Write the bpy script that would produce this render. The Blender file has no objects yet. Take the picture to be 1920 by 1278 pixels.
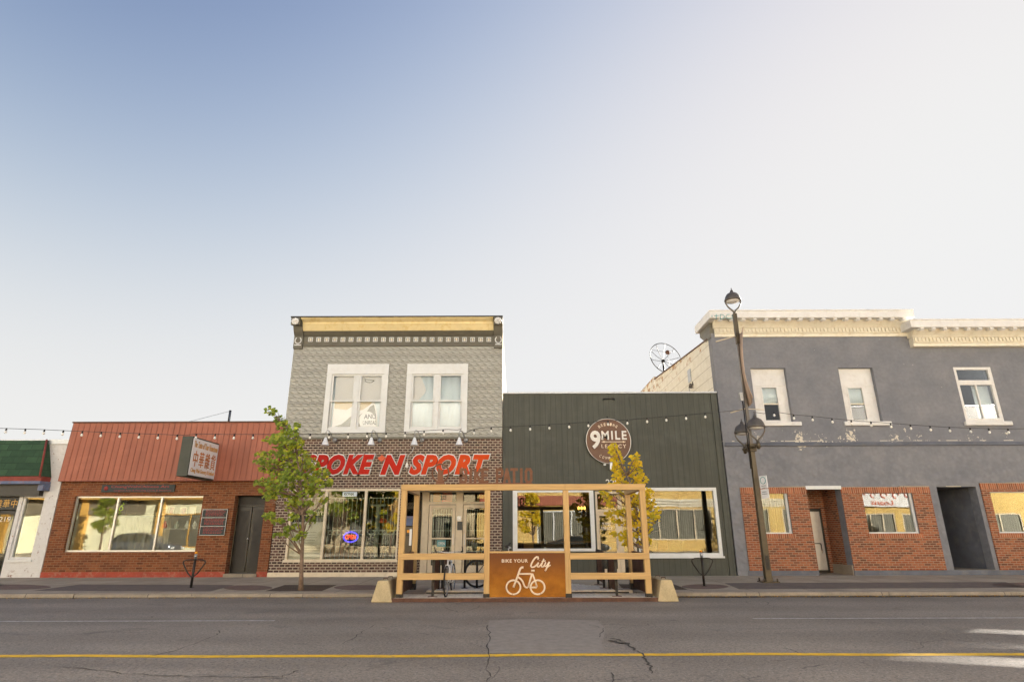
import bpy, bmesh, math, random
from mathutils import Vector, Matrix
random.seed(7)
R = math.radians
S = bpy.context.scene
COL = S.collection

# ---------------------------------------------------------------- camera, sky, sun, exposure
FPX, PITCH, ROLL, YAW, CAMH = 1108.0, 18.055, -0.164, -0.106, 1.5
SUN_EL, SUN_AZ = 15.6, 50.0           # azimuth measured from straight ahead (+Y) to the right (+X)
EXPOSURE = 2.92
SKY_TOP, SKY_STR = 0.88, 0.06
_f = Vector((math.sin(R(YAW))*math.cos(R(PITCH)), math.cos(R(YAW))*math.cos(R(PITCH)), math.sin(R(PITCH))))
_r = Vector((math.cos(R(YAW)), -math.sin(R(YAW)), 0))
_u = _r.cross(_f)
_r2 = math.cos(R(ROLL))*_r + math.sin(R(ROLL))*_u
_u2 = -math.sin(R(ROLL))*_r + math.cos(R(ROLL))*_u
cd = bpy.data.cameras.new('camera')
cam = bpy.data.objects.new('camera', cd); COL.objects.link(cam)
cd.sensor_fit = 'HORIZONTAL'; cd.sensor_width = 36.0; cd.lens = 36.0*FPX/1920.0
cd.clip_start = 0.05; cd.clip_end = 3000
m = Matrix((_r2, _u2, -_f)).transposed().to_4x4(); m.translation = (0, 0, CAMH)
cam.matrix_world = m
S.camera = cam

W = bpy.data.worlds.new('World'); S.world = W; W.use_nodes = True
wn = W.node_tree; bgn = wn.nodes['Background']
sky = wn.nodes.new('ShaderNodeTexSky'); sky.sky_type = 'NISHITA'; sky.sun_disc = False
sky.sun_elevation = R(SUN_EL); sky.sun_rotation = R(SUN_AZ)
sky.air_density = 1.0; sky.dust_density = 0.6; sky.ozone_density = 1.0; sky.altitude = 480
# hand-fitted tone curve: the sky's own colours through a soft shoulder, so that the glow round the sun does not burn out
def vm(op, a, b):
    x = wn.nodes.new('ShaderNodeVectorMath'); x.operation = op
    for i, v in enumerate((a, b)):
        if isinstance(v, bpy.types.NodeSocket): wn.links.new(v, x.inputs[i])
        else: x.inputs[i].default_value = v
    return x.outputs[0]
sq = vm('POWER', vm('DIVIDE', sky.outputs[0], (0.925, 1.335, 1.75)), (3.6, 3.6, 3.6))
soft = vm('DIVIDE', sq, vm('ADD', sq, (1, 1, 1)))
k_ = SKY_TOP/(2**EXPOSURE*SKY_STR)
wn.links.new(vm('MULTIPLY', soft, (k_, k_, k_)), bgn.inputs[0]); bgn.inputs[1].default_value = SKY_STR
sl = bpy.data.lights.new('sun', 'SUN'); sl.energy = 5.0; sl.angle = R(0.55); sl.color = (1, .915, .80)
so = bpy.data.objects.new('sun', sl); COL.objects.link(so)
sd = Vector((math.sin(R(SUN_AZ))*math.cos(R(SUN_EL)), math.cos(R(SUN_AZ))*math.cos(R(SUN_EL)), math.sin(R(SUN_EL))))
so.rotation_euler = sd.to_track_quat('Z', 'Y').to_euler(); so.location = (20, 30, 30)
vs = S.view_settings; vs.view_transform = 'Standard'; vs.look = 'None'; vs.gamma = 1; vs.exposure = EXPOSURE
try: vs.use_curve_mapping = False
except Exception: pass

# ---------------------------------------------------------------- survey helpers: photo point on an upright plane Y, or on the pavement
def at(px, py, Y):
    d = _f + (px-960)/FPX*_r2 - (py-639)/FPX*_u2
    t = Y/d.y
    return d.x*t, CAMH + d.z*t
F = 21.4                                # the building line
KERB = 15.95
def zs(y): return 0.10 + max(0, y-KERB)*0.0075
def gs(px, py, road=False):
    lo, hi = 1, 90
    for _ in range(50):
        mid = (lo+hi)/2
        if at(px, py, mid)[1] > (0 if road else zs(mid)): lo = mid
        else: hi = mid
    return at(px, py, lo)[0], lo

# ---------------------------------------------------------------- materials
class NB:
    def __init__(s, name):
        s.m = bpy.data.materials.new(name); s.m.use_nodes = True
        s.t = s.m.node_tree; s.b = s.t.nodes['Principled BSDF']; s.out = s.t.nodes['Material Output']
    def n(s, ty, **kw):
        x = s.t.nodes.new(ty)
        for k, v in kw.items(): setattr(x, k, v)
        return x
    def L(s, a, b): s.t.links.new(a, b)
    def set(s, sock, v):
        if isinstance(v, bpy.types.NodeSocket): s.L(v, sock)
        else: sock.default_value = v if not (isinstance(v, tuple) and len(v) == 3 and sock.type == 'RGBA') else (*v, 1)
    def uv(s, sx=1, sy=1, sz=1):
        c = s.n('ShaderNodeTexCoord'); mp = s.n('ShaderNodeMapping'); s.L(c.outputs['UV'], mp.inputs[0])
        mp.inputs['Scale'].default_value = (sx, sy, sz); return mp.outputs[0]
    def ob(s, sx=1, sy=1, sz=1):
        c = s.n('ShaderNodeTexCoord'); mp = s.n('ShaderNodeMapping'); s.L(c.outputs['Object'], mp.inputs[0])
        mp.inputs['Scale'].default_value = (sx, sy, sz); return mp.outputs[0]
    def noise(s, vec, scale, detail=4, rough=.55, dist=0):
        x = s.n('ShaderNodeTexNoise'); s.L(vec, x.inputs['Vector']); x.inputs['Scale'].default_value = scale
        x.inputs['Detail'].default_value = detail; x.inputs['Roughness'].default_value = rough; x.inputs['Distortion'].default_value = dist
        return x.outputs['Fac']
    def ramp(s, fac, stops, interp='LINEAR'):
        x = s.n('ShaderNodeValToRGB'); s.L(fac, x.inputs[0]); cr = x.color_ramp; cr.interpolation = interp
        while len(cr.elements) < len(stops): cr.elements.new(.5)
        for e, (p, c) in zip(cr.elements, stops):
            e.position = p; e.color = (*c, 1) if isinstance(c, tuple) else (c, c, c, 1)
        return x.outputs[0]
    def mix(s, fac, a, b, mode='MIX'):
        x = s.n('ShaderNodeMix', data_type='RGBA', blend_type=mode)
        s.set(x.inputs[0], fac); s.set(x.inputs[6], a); s.set(x.inputs[7], b); return x.outputs[2]
    def ma(s, op, a, b=0.0, c=None):
        x = s.n('ShaderNodeMath', operation=op); s.set(x.inputs[0], a); s.set(x.inputs[1], b)
        if c is not None: s.set(x.inputs[2], c)
        return x.outputs[0]
    def sep(s, vec):
        x = s.n('ShaderNodeSeparateXYZ'); s.L(vec, x.inputs[0]); return x.outputs
    def bump(s, h, strength=.4, dist=.02, prev=None):
        x = s.n('ShaderNodeBump'); s.L(h, x.inputs['Height']); x.inputs['Strength'].default_value = strength
        x.inputs['Distance'].default_value = dist
        if prev is not None: s.L(prev, x.inputs['Normal'])
        s.L(x.outputs[0], s.b.inputs['Normal']); return x.outputs[0]
    def done(s, col=None, rough=None, metal=None, spec=None):
        if col is not None: s.set(s.b.inputs['Base Color'], col)
        if rough is not None: s.set(s.b.inputs['Roughness'], rough)
        if metal is not None: s.set(s.b.inputs['Metallic'], metal)
        if spec is not None: s.set(s.b.inputs['Specular IOR Level'], spec)
        return s.m

def paint(name, c, rough=.55, var=.18, scale=2.5, bump=.08, metal=0, dirt=None, dirtamt=.5):
    b = NB(name); v = b.ob()
    n = b.noise(v, scale, 6); k = tuple(x*(1-var) for x in c); l = tuple(min(1, x*(1+var)) for x in c)
    col = b.ramp(n, [(.3, k), (.7, l)])
    if dirt:
        col = b.mix(b.ma('MULTIPLY', b.ramp(b.noise(v, scale*2.3, 8, .65), [(.5, 0.), (.68, 1.)]), dirtamt), col, dirt)
    if bump: b.bump(b.noise(v, 60, 3), bump, .01)
    rr = b.ramp(b.noise(v, scale*3, 3), [(.3, max(0, rough-.08)), (.7, min(1, rough+.1))])
    return b.done(col, rr, metal)

def brick(name, c1, c2, c3, mortar, bw=.22, bh=.073, ms=.009, rough=.85, stain=None, paintc=None):
    b = NB(name); v = b.uv()
    warp = b.mix(.006, v, b.n('ShaderNodeTexNoise').outputs['Color'])
    br = b.n('ShaderNodeTexBrick'); b.L(v, br.inputs['Vector'])
    br.offset = .5; br.inputs['Scale'].default_value = 1; br.inputs['Brick Width'].default_value = bw
    br.inputs['Row Height'].default_value = bh; br.inputs['Mortar Size'].default_value = ms
    br.inputs['Mortar Smooth'].default_value = .25; br.inputs['Bias'].default_value = 0
    br.inputs['Color1'].default_value = (1, 1, 1, 1); br.inputs['Color2'].default_value = (0, 0, 0, 1); br.inputs['Mortar'].default_value = (.5, .5, .5, 1)
    bc = b.ramp(br.outputs['Color'], [(.05, c1), (.5, c2), (.95, c3)])
    n = b.noise(v, 9, 5); n2 = b.noise(v, .9, 5, .6)
    bc = b.mix(.55, bc, b.ramp(n, [(.3, .35), (.7, .66)]), 'OVERLAY')
    bc = b.mix(.5, bc, b.ramp(n2, [(.3, .38), (.72, .6)]), 'OVERLAY')
    mo = b.mix(.5, mortar, b.ramp(b.noise(v, 14, 4), [(.3, .35), (.7, .62)]), 'OVERLAY')
    col = b.mix(br.outputs['Fac'], bc, mo)
    if paintc:
        p = b.ramp(b.noise(v, 3.2, 9, .72), [(.37, 0.), (.43, 1.)])
        z = b.sep(v)[1]
        p = b.ma('MAXIMUM', p, b.ramp(b.ma('ADD', z, b.ma('MULTIPLY', n2, .35)), [(.42, 0.), (.6, 1.)]))
        p2 = b.ramp(b.noise(v, 6, 10, .75), [(.36, 0.), (.41, 1.)])
        p = b.ma('MULTIPLY', p, p2)
        pc = b.mix(.35, paintc, b.ramp(n, [(.3, .3), (.7, .6)]), 'OVERLAY')
        col = b.mix(p, col, pc)
    if stain:
        col = b.mix(b.ramp(b.noise(v, .55, 6, .65), [(.52, 0.), (.75, .55)]), col, stain)
    h = b.ma('ADD', b.ma('MULTIPLY', br.outputs['Fac'], -1), b.ma('MULTIPLY', n, .35))
    b.bump(h, .55, .012)
    return b.done(col, rough)

def wood(name, c1, c2, axis, rough=.75):
    b = NB(name); sc = {'x': (1.2, 22, 22), 'y': (22, 1.2, 22), 'z': (22, 22, 1.2)}[axis]
    v = b.ob(*sc); n = b.noise(v, 1, 6, .6, .6); g = b.n('ShaderNodeNewGeometry').outputs['Random Per Island']
    col = b.ramp(n, [(.3, c1), (.68, c2)])
    col = b.mix(.35, col, b.ramp(g, [(0., .38), (1., .6)]), 'OVERLAY')
    kn = b.n('ShaderNodeTexVoronoi'); b.L(b.ob(*[x*.16+.6 for x in sc]), kn.inputs['Vector']); kn.inputs['Scale'].default_value = 1.3
    col = b.mix(b.ramp(kn.outputs['Distance'], [(.03, .75), (.09, 0.)]), col, tuple(x*.35 for x in c1))
    b.bump(n, .25, .004)
    return b.done(col, rough)

def glass(name, refl=.14, tint=(.82, .84, .8), wav=.02, rough=0.0, seed=0):
    b = NB(name); t = b.t; t.nodes.remove(b.b)
    tr = b.n('ShaderNodeBsdfTransparent'); tr.inputs[0].default_value = (*tint, 1)
    gl = b.n('ShaderNodeBsdfGlossy'); gl.inputs['Color'].default_value = (.97, .97, .97, 1); gl.inputs['Roughness'].default_value = rough
    bp = b.n('ShaderNodeBump'); bp.inputs['Strength'].default_value = wav; bp.inputs['Distance'].default_value = .3
    mp = b.n('ShaderNodeMapping'); c = b.n('ShaderNodeTexCoord'); b.L(c.outputs['Object'], mp.inputs[0]); mp.inputs['Location'].default_value = (seed, seed, 0)
    b.L(b.noise(mp.outputs[0], 1.1, 1, .4), bp.inputs['Height']); b.L(bp.outputs[0], gl.inputs['Normal'])
    lw = b.n('ShaderNodeFresnel'); lw.inputs['IOR'].default_value = 1.5
    fac = b.ma('MINIMUM', b.ma('ADD', lw.outputs[0], refl), 1.0)
    mx = b.n('ShaderNodeMixShader'); b.L(fac, mx.inputs[0]); b.L(tr.outputs[0], mx.inputs[1]); b.L(gl.outputs[0], mx.inputs[2])
    b.L(mx.outputs[0], b.out.inputs[0]); return b.m

def emit(name, c, st):
    b = NB(name); b.set(b.b.inputs['Emission Color'], c); b.b.inputs['Emission Strength'].default_value = st
    return b.done(c, .4)

M = {}
M['brick_red'] = brick('red brick', (.125, .034, .010), (.195, .054, .015), (.245, .080, .026), (.25, .135, .065), .225, .077, .010, stain=(.12, .05, .03))
M['brick_orange'] = brick('orange brick', (.15, .055, .03), (.30, .085, .035), (.36, .12, .05), (.36, .245, .16), .215, .073, .011)
M['brick_dark'] = brick('dark brown brick', (.045, .025, .022), (.085, .04, .032), (.13, .065, .05), (.40, .33, .25), .185, .09, .017)
M['brick_white'] = brick('white painted brick', (.24, .13, .09), (.3, .17, .11), (.34, .2, .14), (.4, .33, .27), .22, .075, .010, paintc=(.70, .68, .66))
M['brick_soldier'] = brick('soldier course brick', (.24, .075, .035), (.38, .11, .045), (.44, .14, .06), (.44, .32, .21), .073, .4, .010)
M['brick_yellow'] = brick('yellow brick', (.62, .41, .12), (.70, .48, .15), (.76, .54, .2), (.62, .47, .22), .25, .075, .008)

def m_stucco():
    b = NB('grey stucco'); v = b.uv(); z = b.sep(v)[1]; x = b.sep(v)[0]
    n = b.noise(v, 1.1, 6, .6); n2 = b.noise(v, 9, 5)
    col = b.ramp(n, [(.3, (.165, .172, .198)), (.7, (.225, .227, .245))])
    col = b.mix(.35, col, b.ramp(n2, [(.3, .4), (.7, .6)]), 'OVERLAY')
    # flaked paint showing the pale coat below: along the moulding at 4.5 m, and here and there above
    band = b.ramp(b.ma('ABSOLUTE', b.ma('SUBTRACT', z, 4.72)), [(.0, 1.), (.28, .75), (.62, 0.)])
    big = b.ramp(b.noise(v, .8, 2), [(.42, .0), (.66, 1.)])
    fl = b.noise(b.uv(1, .8), 9, 9, .7)
    thr = b.ma('SUBTRACT', .78, b.ma('MULTIPLY', b.ma('MULTIPLY', band, big), .27))
    for xc, zc_, rx_, rz_, am in ((10.32, 4.72, .16, .45, .16), (8.75, 4.75, .3, .3, .12), (9.05, 4.45, .2, .15, .15), (12.25, 4.9, .2, .3, .11), (13.7, 4.8, .2, .25, .14), (8.15, 5.0, .12, .6, .12), (8.1, 8.2, .12, .35, .12), (17.6, 4.75, .8, .16, .09), (11.3, 4.55, .35, .12, .14), (14.9, 6.6, .3, 1.2, .075)):
        e = b.ma('ADD', b.ma('POWER', b.ma('DIVIDE', b.ma('SUBTRACT', x, xc), rx_), 2.0), b.ma('POWER', b.ma('DIVIDE', b.ma('SUBTRACT', z, zc_), rz_), 2.0))
        thr = b.ma('SUBTRACT', thr, b.ma('MULTIPLY', am, b.ma('MAXIMUM', b.ma('SUBTRACT', 1.0, b.ma('MULTIPLY', e, .5)), 0.0)))
    f1 = b.ma('GREATER_THAN', fl, thr)
    sp = b.ma('GREATER_THAN', b.ma('ADD', b.noise(b.uv(1.3, 1), 7, 3, .5), b.ma('MULTIPLY', b.ramp(z, [(0., 0.), (1., 1.)]), 0)), .752)
    up = b.ma('GREATER_THAN', z, 4.4)
    lin = b.ma('MULTIPLY', b.ma('LESS_THAN', b.ma('ABSOLUTE', b.ma('SUBTRACT', z, b.ma('ADD', 4.64, b.ma('MULTIPLY', b.noise(v, 3, 2), .02)))), .011), b.ma('GREATER_THAN', b.noise(b.uv(1, .05), 1.7, 5, .6), .52))
    f = b.ma('MAXIMUM', b.ma('MAXIMUM', f1, lin), b.ma('MULTIPLY', sp, up))
    col = b.mix(f, col, (.66, .61, .52))
    vo = b.n('ShaderNodeTexVoronoi', feature='SMOOTH_F1'); b.L(b.uv(1, 1), vo.inputs['Vector']); vo.inputs['Scale'].default_value = 5
    trow = b.ma('MULTIPLY', b.ma('LESS_THAN', z, 4.4), b.ramp(vo.outputs['Distance'], [(.2, 1.), (.5, 0.)]))
    col = b.mix(b.ma('MULTIPLY', trow, .16), col, (.34, .34, .36))
    h = b.ma('ADD', b.ma('ADD', b.ma('MULTIPLY', n2, .6), b.ma('MULTIPLY', trow, 1.3)), b.ma('MULTIPLY', f, -.6))
    b.bump(h, .45, .02)
    return b.done(col, .8)
M['stucco'] = m_stucco()
M['stucco_plain'] = paint('slate grey paint', (.125, .135, .165), .8, .2, 1.6, .3, dirt=(.3, .27, .22), dirtamt=.25)

def m_tin():
    b = NB('pressed tin siding'); v = b.uv()
    br = b.n('ShaderNodeTexBrick'); b.L(v, br.inputs['Vector']); br.inputs['Scale'].default_value = 1
    br.inputs['Brick Width'].default_value = .27; br.inputs['Row Height'].default_value = .153; br.inputs['Mortar Size'].default_value = .012
    br.inputs['Mortar Smooth'].default_value = 1
    x, z, _ = b.sep(v)
    # each embossed stone: a lump that repeats with the die that pressed it
    row = b.ma('FLOOR', b.ma('DIVIDE', z, .153))
    u = b.ma('FRACT', b.ma('ADD', b.ma('DIVIDE', x, .27), b.ma('MULTIPLY', b.ma('MODULO', row, 2), .5)))
    w = b.ma('FRACT', b.ma('DIVIDE', z, .153))
    cb = b.n('ShaderNodeCombineXYZ'); b.L(u, cb.inputs[0]); b.L(w, cb.inputs[1])
    die = b.noise(cb.outputs[0], 2.6, 4, .55)
    n = b.noise(v, 7, 5); nl = b.noise(v, .7, 4)
    seam = b.ma('LESS_THAN', b.ma('FRACT', b.ma('DIVIDE', b.ma('SUBTRACT', z, 4.83), .612)), .018)
    col = b.ramp(die, [(.25, (.24, .235, .20)), (.5, (.37, .365, .325)), (.75, (.50, .49, .45))])  # highlights and hollows of the embossing painted in by relief
    col = b.mix(.3, col, b.ramp(n, [(.3, .35), (.7, .62)]), 'OVERLAY')
    col = b.mix(.4, col, b.ramp(nl, [(.3, .42), (.7, .56)]), 'OVERLAY')
    col = b.mix(seam, col, (.10, .095, .08))
    h = b.ma('SUBTRACT', b.ma('SUBTRACT', die, b.ma('MULTIPLY', br.outputs['Fac'], .4)), b.ma('MULTIPLY', seam, .7))
    slit_shade = b.ma('MULTIPLY', b.ma('LESS_THAN', b.ma('ABSOLUTE', b.ma('SUBTRACT', u, .62)), .17), b.ma('LESS_THAN', b.ma('ABSOLUTE', b.ma('SUBTRACT', w, .22)), .11))
    h = b.ma('SUBTRACT', h, b.ma('MULTIPLY', slit_shade, .9))
    b.bump(h, .6, .035)
    col2 = b.mix(b.ma('MULTIPLY', slit_shade, .45), col, (.12, .11, .085))  # shade in the slit under each stone painted into the colour
    return b.done(col2, .5, .2)
M['tin'] = m_tin()

def m_siding(name, c, pitch, line, width=.09, var=.14):
    b = NB(name); v = b.uv(); x, z, _ = b.sep(v)
    fx = b.ma('FRACT', b.ma('DIVIDE', x, pitch)); g = b.ma('LESS_THAN', fx, width)
    bid = b.ma('FLOOR', b.ma('DIVIDE', x, pitch))
    wn_ = b.n('ShaderNodeTexWhiteNoise', noise_dimensions='1D'); b.L(bid, wn_.inputs['W'])
    n = b.noise(b.uv(6, .5), 1.2, 6, .6); n2 = b.noise(v, .5, 4)
    col = b.ramp(n, [(.3, tuple(k*(1-var) for k in c)), (.7, tuple(k*(1+var) for k in c))])
    col = b.mix(.25, col, b.ramp(wn_.outputs[0], [(0., .42), (1., .57)]), 'OVERLAY')
    col = b.mix(.4, col, b.ramp(n2, [(.3, .42), (.7, .57)]), 'OVERLAY')
    run = b.ramp(b.noise(b.uv(4.5, .22), 1.6, 7, .65), [(.5, 0.), (.72, .55)])
    col = b.mix(run, col, tuple(k*.55 for k in c))
    fade = b.ramp(b.noise(b.uv(.6, .9), 1.3, 6, .7), [(.5, 0.), (.75, .35)])
    col = b.mix(fade, col, tuple(min(1, k*1.5+.03) for k in c))
    col = b.mix(b.ma('MULTIPLY', g, .75), col, line)
    b.bump(b.ma('SUBTRACT', b.ma('MULTIPLY', n, .15), g), .6, .012)
    return b.done(col, .6)
M['green_siding'] = m_siding('dark green boards', (.060, .064, .050), .195, (.026, .028, .022), .07)
M['red_metal'] = m_siding('rust red metal panels', (.37, .12, .068), .205, (.13, .04, .028), .055, .08)

def m_clap():
    b = NB('peeling white boards'); v = b.uv(); y, z, _ = b.sep(v)
    g = b.ma('LESS_THAN', b.ma('FRACT', b.ma('DIVIDE', z, .42)), .035)
    n = b.noise(b.uv(.9, 1.6), 1.5, 9, .7)
    top = b.ramp(z, [(0., 0.), (1., 1.)])
    thr = b.ma('SUBTRACT', .62, b.ma('MULTIPLY', b.ma('SUBTRACT', z, 7.8), .09))
    pe = b.ramp(b.ma('SUBTRACT', n, thr), [(.0, 0.), (.07, 1.)])
    col = b.mix(pe, b.ramp(b.noise(v, 3, 5), [(.3, (.66, .62, .52)), (.7, (.78, .75, .66))]), b.ramp(b.noise(v, 8, 5), [(.3, (.36, .2, .1)), (.7, (.5, .32, .17))]))
    col = b.mix(b.ma('MULTIPLY', g, .8), col, (.2, .15, .1))
    b.bump(b.ma('SUBTRACT', b.ma('MULTIPLY', pe, -.3), g), .6, .02)
    return b.done(col, .75)
M['clapboard'] = m_clap()

def m_shingle():
    b = NB('green shingles'); v = b.uv()
    br = b.n('ShaderNodeTexBrick'); b.L(v, br.inputs['Vector']); br.inputs['Scale'].default_value = 1
    br.inputs['Brick Width'].default_value = .42; br.inputs['Row Height'].default_value = .23; br.inputs['Mortar Size'].default_value = .012
    br.inputs['Color1'].default_value = (1, 1, 1, 1); br.inputs['Color2'].default_value = (0, 0, 0, 1); br.inputs['Mortar'].default_value = (.5, .5, .5, 1)
    col = b.ramp(br.outputs['Color'], [(0., (.022, .058, .027)), (1., (.042, .098, .044))])
    col = b.mix(.6, col, b.ramp(b.noise(v, 4, 8, .7), [(.3, .3), (.7, .62)]), 'OVERLAY')
    col = b.mix(br.outputs['Fac'], col, (.02, .05, .025))
    col = b.mix(b.ramp(b.noise(v, 1.6, 9, .75), [(.66, 0.), (.7, .8)]), col, (.3, .28, .2))
    z = b.sep(v)[1]; st = b.ma('FRACT', b.ma('DIVIDE', z, .23))
    b.bump(b.ma('SUBTRACT', b.ma('MULTIPLY', st, -.8), br.outputs['Fac']), .7, .03)
    return b.done(col, .85)
M['shingle'] = m_shingle()

def m_asphalt():
    b = NB('worn asphalt'); v = b.uv()
    n = b.noise(v, .35, 6, .6); n2 = b.noise(b.uv(.25, 1.6), 1.0, 6, .6); sp = b.noise(v, 38, 2, .5); sp2 = b.noise(v, 15, 4)
    col = b.ramp(n, [(.3, (.20, .166, .133)), (.7, (.30, .25, .20))])
    col = b.mix(.6, col, b.ramp(n2, [(.3, .36), (.72, .6)]), 'OVERLAY')
    col = b.mix(.55, col, b.ramp(sp2, [(.3, .32), (.7, .66)]), 'OVERLAY')
    col = b.mix(b.ramp(sp, [(.58, 0.), (.68, .8)]), col, (.42, .38, .32))
    col = b.mix(b.ramp(b.noise(b.uv(1.03, 1.03), 26, 2), [(.56, 0.), (.66, .7)]), col, (.06, .054, .047))
    yy = b.sep(v)[1]
    ln = b.ma('ADD', b.ma('SINE', b.ma('MULTIPLY', yy, 3.6)), b.ma('MULTIPLY', b.noise(b.uv(.12, 1.2), 1.5, 4), 1.4))
    col = b.mix(.34, col, b.ramp(b.ma('MULTIPLY', ln, .4), [(.0, .36), (.7, .62)]), 'OVERLAY')
    st = b.ramp(b.noise(b.uv(.8, 1.1), 1.1, 6, .65, .8), [(.60, 0.), (.70, .5)])
    col = b.mix(st, col, (.075, .066, .056))
    # hairline cracks
    wv = b.mix(.22, v, b.n('ShaderNodeTexNoise').outputs['Color'])
    nn = b.n('ShaderNodeTexNoise'); b.L(v, nn.inputs['Vector']); nn.inputs['Scale'].default_value = 1.3; nn.inputs['Detail'].default_value = 5
    wv = b.mix(.30, v, nn.outputs['Color'], 'ADD')
    vo = b.n('ShaderNodeTexVoronoi', feature='DISTANCE_TO_EDGE'); b.L(wv, vo.inputs['Vector']); vo.inputs['Scale'].default_value = .33
    cr = b.ma('MULTIPLY', b.ma('LESS_THAN', vo.outputs['Distance'], .0022), b.ma('GREATER_THAN', b.noise(v, .5, 3), .56))
    col = b.mix(b.ma('MULTIPLY', cr, .6), col, (.05, .043, .036))
    b.bump(b.ma('SUBTRACT', b.ma('ADD', sp, b.ma('MULTIPLY', sp2, .7)), b.ma('MULTIPLY', cr, 2)), .75, .012)
    return b.done(col, b.ramp(n2, [(.3, .62), (.7, .8)]))
M['asphalt'] = m_asphalt()
M['asphalt_patch'] = paint('newer asphalt patch', (.27, .232, .195), .8, .14, 7, .5, dirt=(.34, .30, .25), dirtamt=.5)
M['crack'] = paint('tar dark crack', (.062, .052, .042), .95, .3, 5)

def m_conc(name, c, scale=1.2, joint=None):
    b = NB(name); v = b.uv(); x, y, _ = b.sep(v)
    n = b.noise(v, scale, 7, .65); n2 = b.noise(v, 30, 4)
    col = b.ramp(n, [(.28, tuple(k*.72 for k in c)), (.72, tuple(k*1.18 for k in c))])
    col = b.mix(.4, col, b.ramp(n2, [(.3, .36), (.7, .62)]), 'OVERLAY')
    col = b.mix(b.ramp(b.noise(v, 2.2, 9, .75), [(.60, 0.), (.72, .5)]), col, tuple(k*.4 for k in c))
    h = n2
    if joint:
        g = b.ma('MAXIMUM', b.ma('LESS_THAN', b.ma('FRACT', b.ma('DIVIDE', x, joint)), .022/joint), b.ma('LESS_THAN', b.ma('FRACT', b.ma('DIVIDE', y, 1.83)), .012))
        col = b.mix(b.ma('MULTIPLY', g, .7), col, (.05, .045, .04)); h = b.ma('SUBTRACT', n2, b.ma('MULTIPLY', g, 2))
    b.bump(h, .35, .012)
    return b.done(col, .85)
M['concrete'] = m_conc('pavement concrete', (.39, .325, .245), 1.0, 1.52)
M['pale_concrete'] = m_conc('pale pavement concrete', (.42, .37, .29), 1.0, 1.52)
M['kerb'] = m_conc('kerb concrete', (.30, .25, .19), 2.5, 3.05)
M['barrier'] = m_conc('barrier concrete', (.52, .42, .25), 2.2)
M['paver'] = brick('red pavers', (.14, .085, .068), (.18, .105, .082), (.21, .13, .10), (.16, .13, .105), .2, .1, .008)
M['paver_dark'] = brick('dark pavers', (.13, .10, .085), (.16, .12, .10), (.18, .135, .11), (.13, .11, .092), .2, .1, .008)
M['grate'] = brick('tree pit bricks', (.065, .038, .025), (.085, .05, .03), (.10, .06, .035), (.04, .03, .02), .2, .1, .014)

M['wood'] = wood('pale lumber along', (.46, .29, .115), (.62, .405, .17), 'x')
M['wood_z'] = wood('pale lumber upright', (.46, .29, .115), (.62, .405, .17), 'z')
M['wood_y'] = wood('pale lumber across', (.42, .28, .135), (.57, .39, .20), 'y')
M['deck'] = wood('weathered deck boards', (.62, .55, .45), (.80, .73, .62), 'y', .85)
def m_corten():
    b = NB('rusted steel'); v = b.ob(); n = b.noise(v, 1.5, 7, .65); n2 = b.noise(v, 9, 7, .7)
    col = b.ramp(n, [(.25, (.21, .070, .010)), (.5, (.36, .135, .014)), (.75, (.47, .20, .024))])
    col = b.mix(.5, col, b.ramp(n2, [(.3, .34), (.7, .62)]), 'OVERLAY')
    z = b.sep(v)[2]; tb = b.ramp(b.ma('ADD', z, b.ma('MULTIPLY', b.ma('SUBTRACT', n, .5), .5)), [(.45, 0.), (.95, .95)])
    col = b.mix(tb, col, (.17, .062, .022))
    b.bump(n2, .15, .004); return b.done(col, .75, .1, .25)
M['corten'] = m_corten()
M['corten_dark'] = paint('dark rusted steel', (.10, .045, .028), .65, .35, 4, .15, .2, dirt=(.17, .08, .04))
M['rust_letter'] = paint('brown rusted letter steel', (.17, .075, .04), .8, .15, 8, .1)

M['white'] = paint('white trim paint', (.70, .715, .715), .5, .04, 3, .05, dirt=(.55, .52, .46), dirtamt=.25)
M['white_old'] = paint('old white paint', (.74, .73, .71), .6, .05, 3, .15, dirt=(.5, .45, .38), dirtamt=.25)
M['cream'] = paint('cream paint', (.70, .60, .45), .5, .06, 3, .05, dirt=(.4, .33, .22), dirtamt=.3)
M['cornice_cream'] = paint('cornice cream paint', (.76, .71, .58), .55, .06, 2.5, .1, dirt=(.50, .38, .2), dirtamt=.35)
M['yellow_cream'] = paint('butter yellow paint', (.80, .66, .36), .5, .07, 2.2, .06, dirt=(.62, .42, .10), dirtamt=.5)
M['olive'] = paint('olive grey paint', (.135, .125, .095), .5, .12, 3, .05)
M['alu'] = paint('aluminium', (.62, .60, .57), .38, .06, 6, .03, .75)
M['galv'] = paint('galvanised steel', (.45, .46, .47), .4, .12, 9, .05, .8)
M['bronze'] = paint('bronze brown metal', (.085, .066, .04), .45, .2, 5, .06, .35)
M['bronze_light'] = paint('lantern metal', (.12, .105, .09), .4, .2, 6, .05, .4)
M['black'] = paint('black paint', (.014, .013, .012), .42, .25, 8, .05)
M['black_metal'] = paint('black steel', (.022, .02, .018), .45, .3, 8, .05, .3, dirt=(.10, .05, .03), dirtamt=.4)
M['dark_brown'] = paint('dark brown frame', (.022, .018, .014), .4, .2, 4, .03)
M['red_base'] = paint('red plinth paint', (.33, .052, .026), .7, .16, 3, .3, dirt=(.36, .25, .16), dirtamt=.45)
M['blue_trim'] = paint('faded blue trim', (.12, .155, .26), .6, .2, 5, .2, dirt=(.3, .12, .08), dirtamt=.5)
M['red_trim'] = paint('dull red trim', (.24, .045, .03), .65, .2, 5, .2)
M['roofing'] = paint('roof gravel', (.16, .155, .15), .95, .2, 6, .4)
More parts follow.
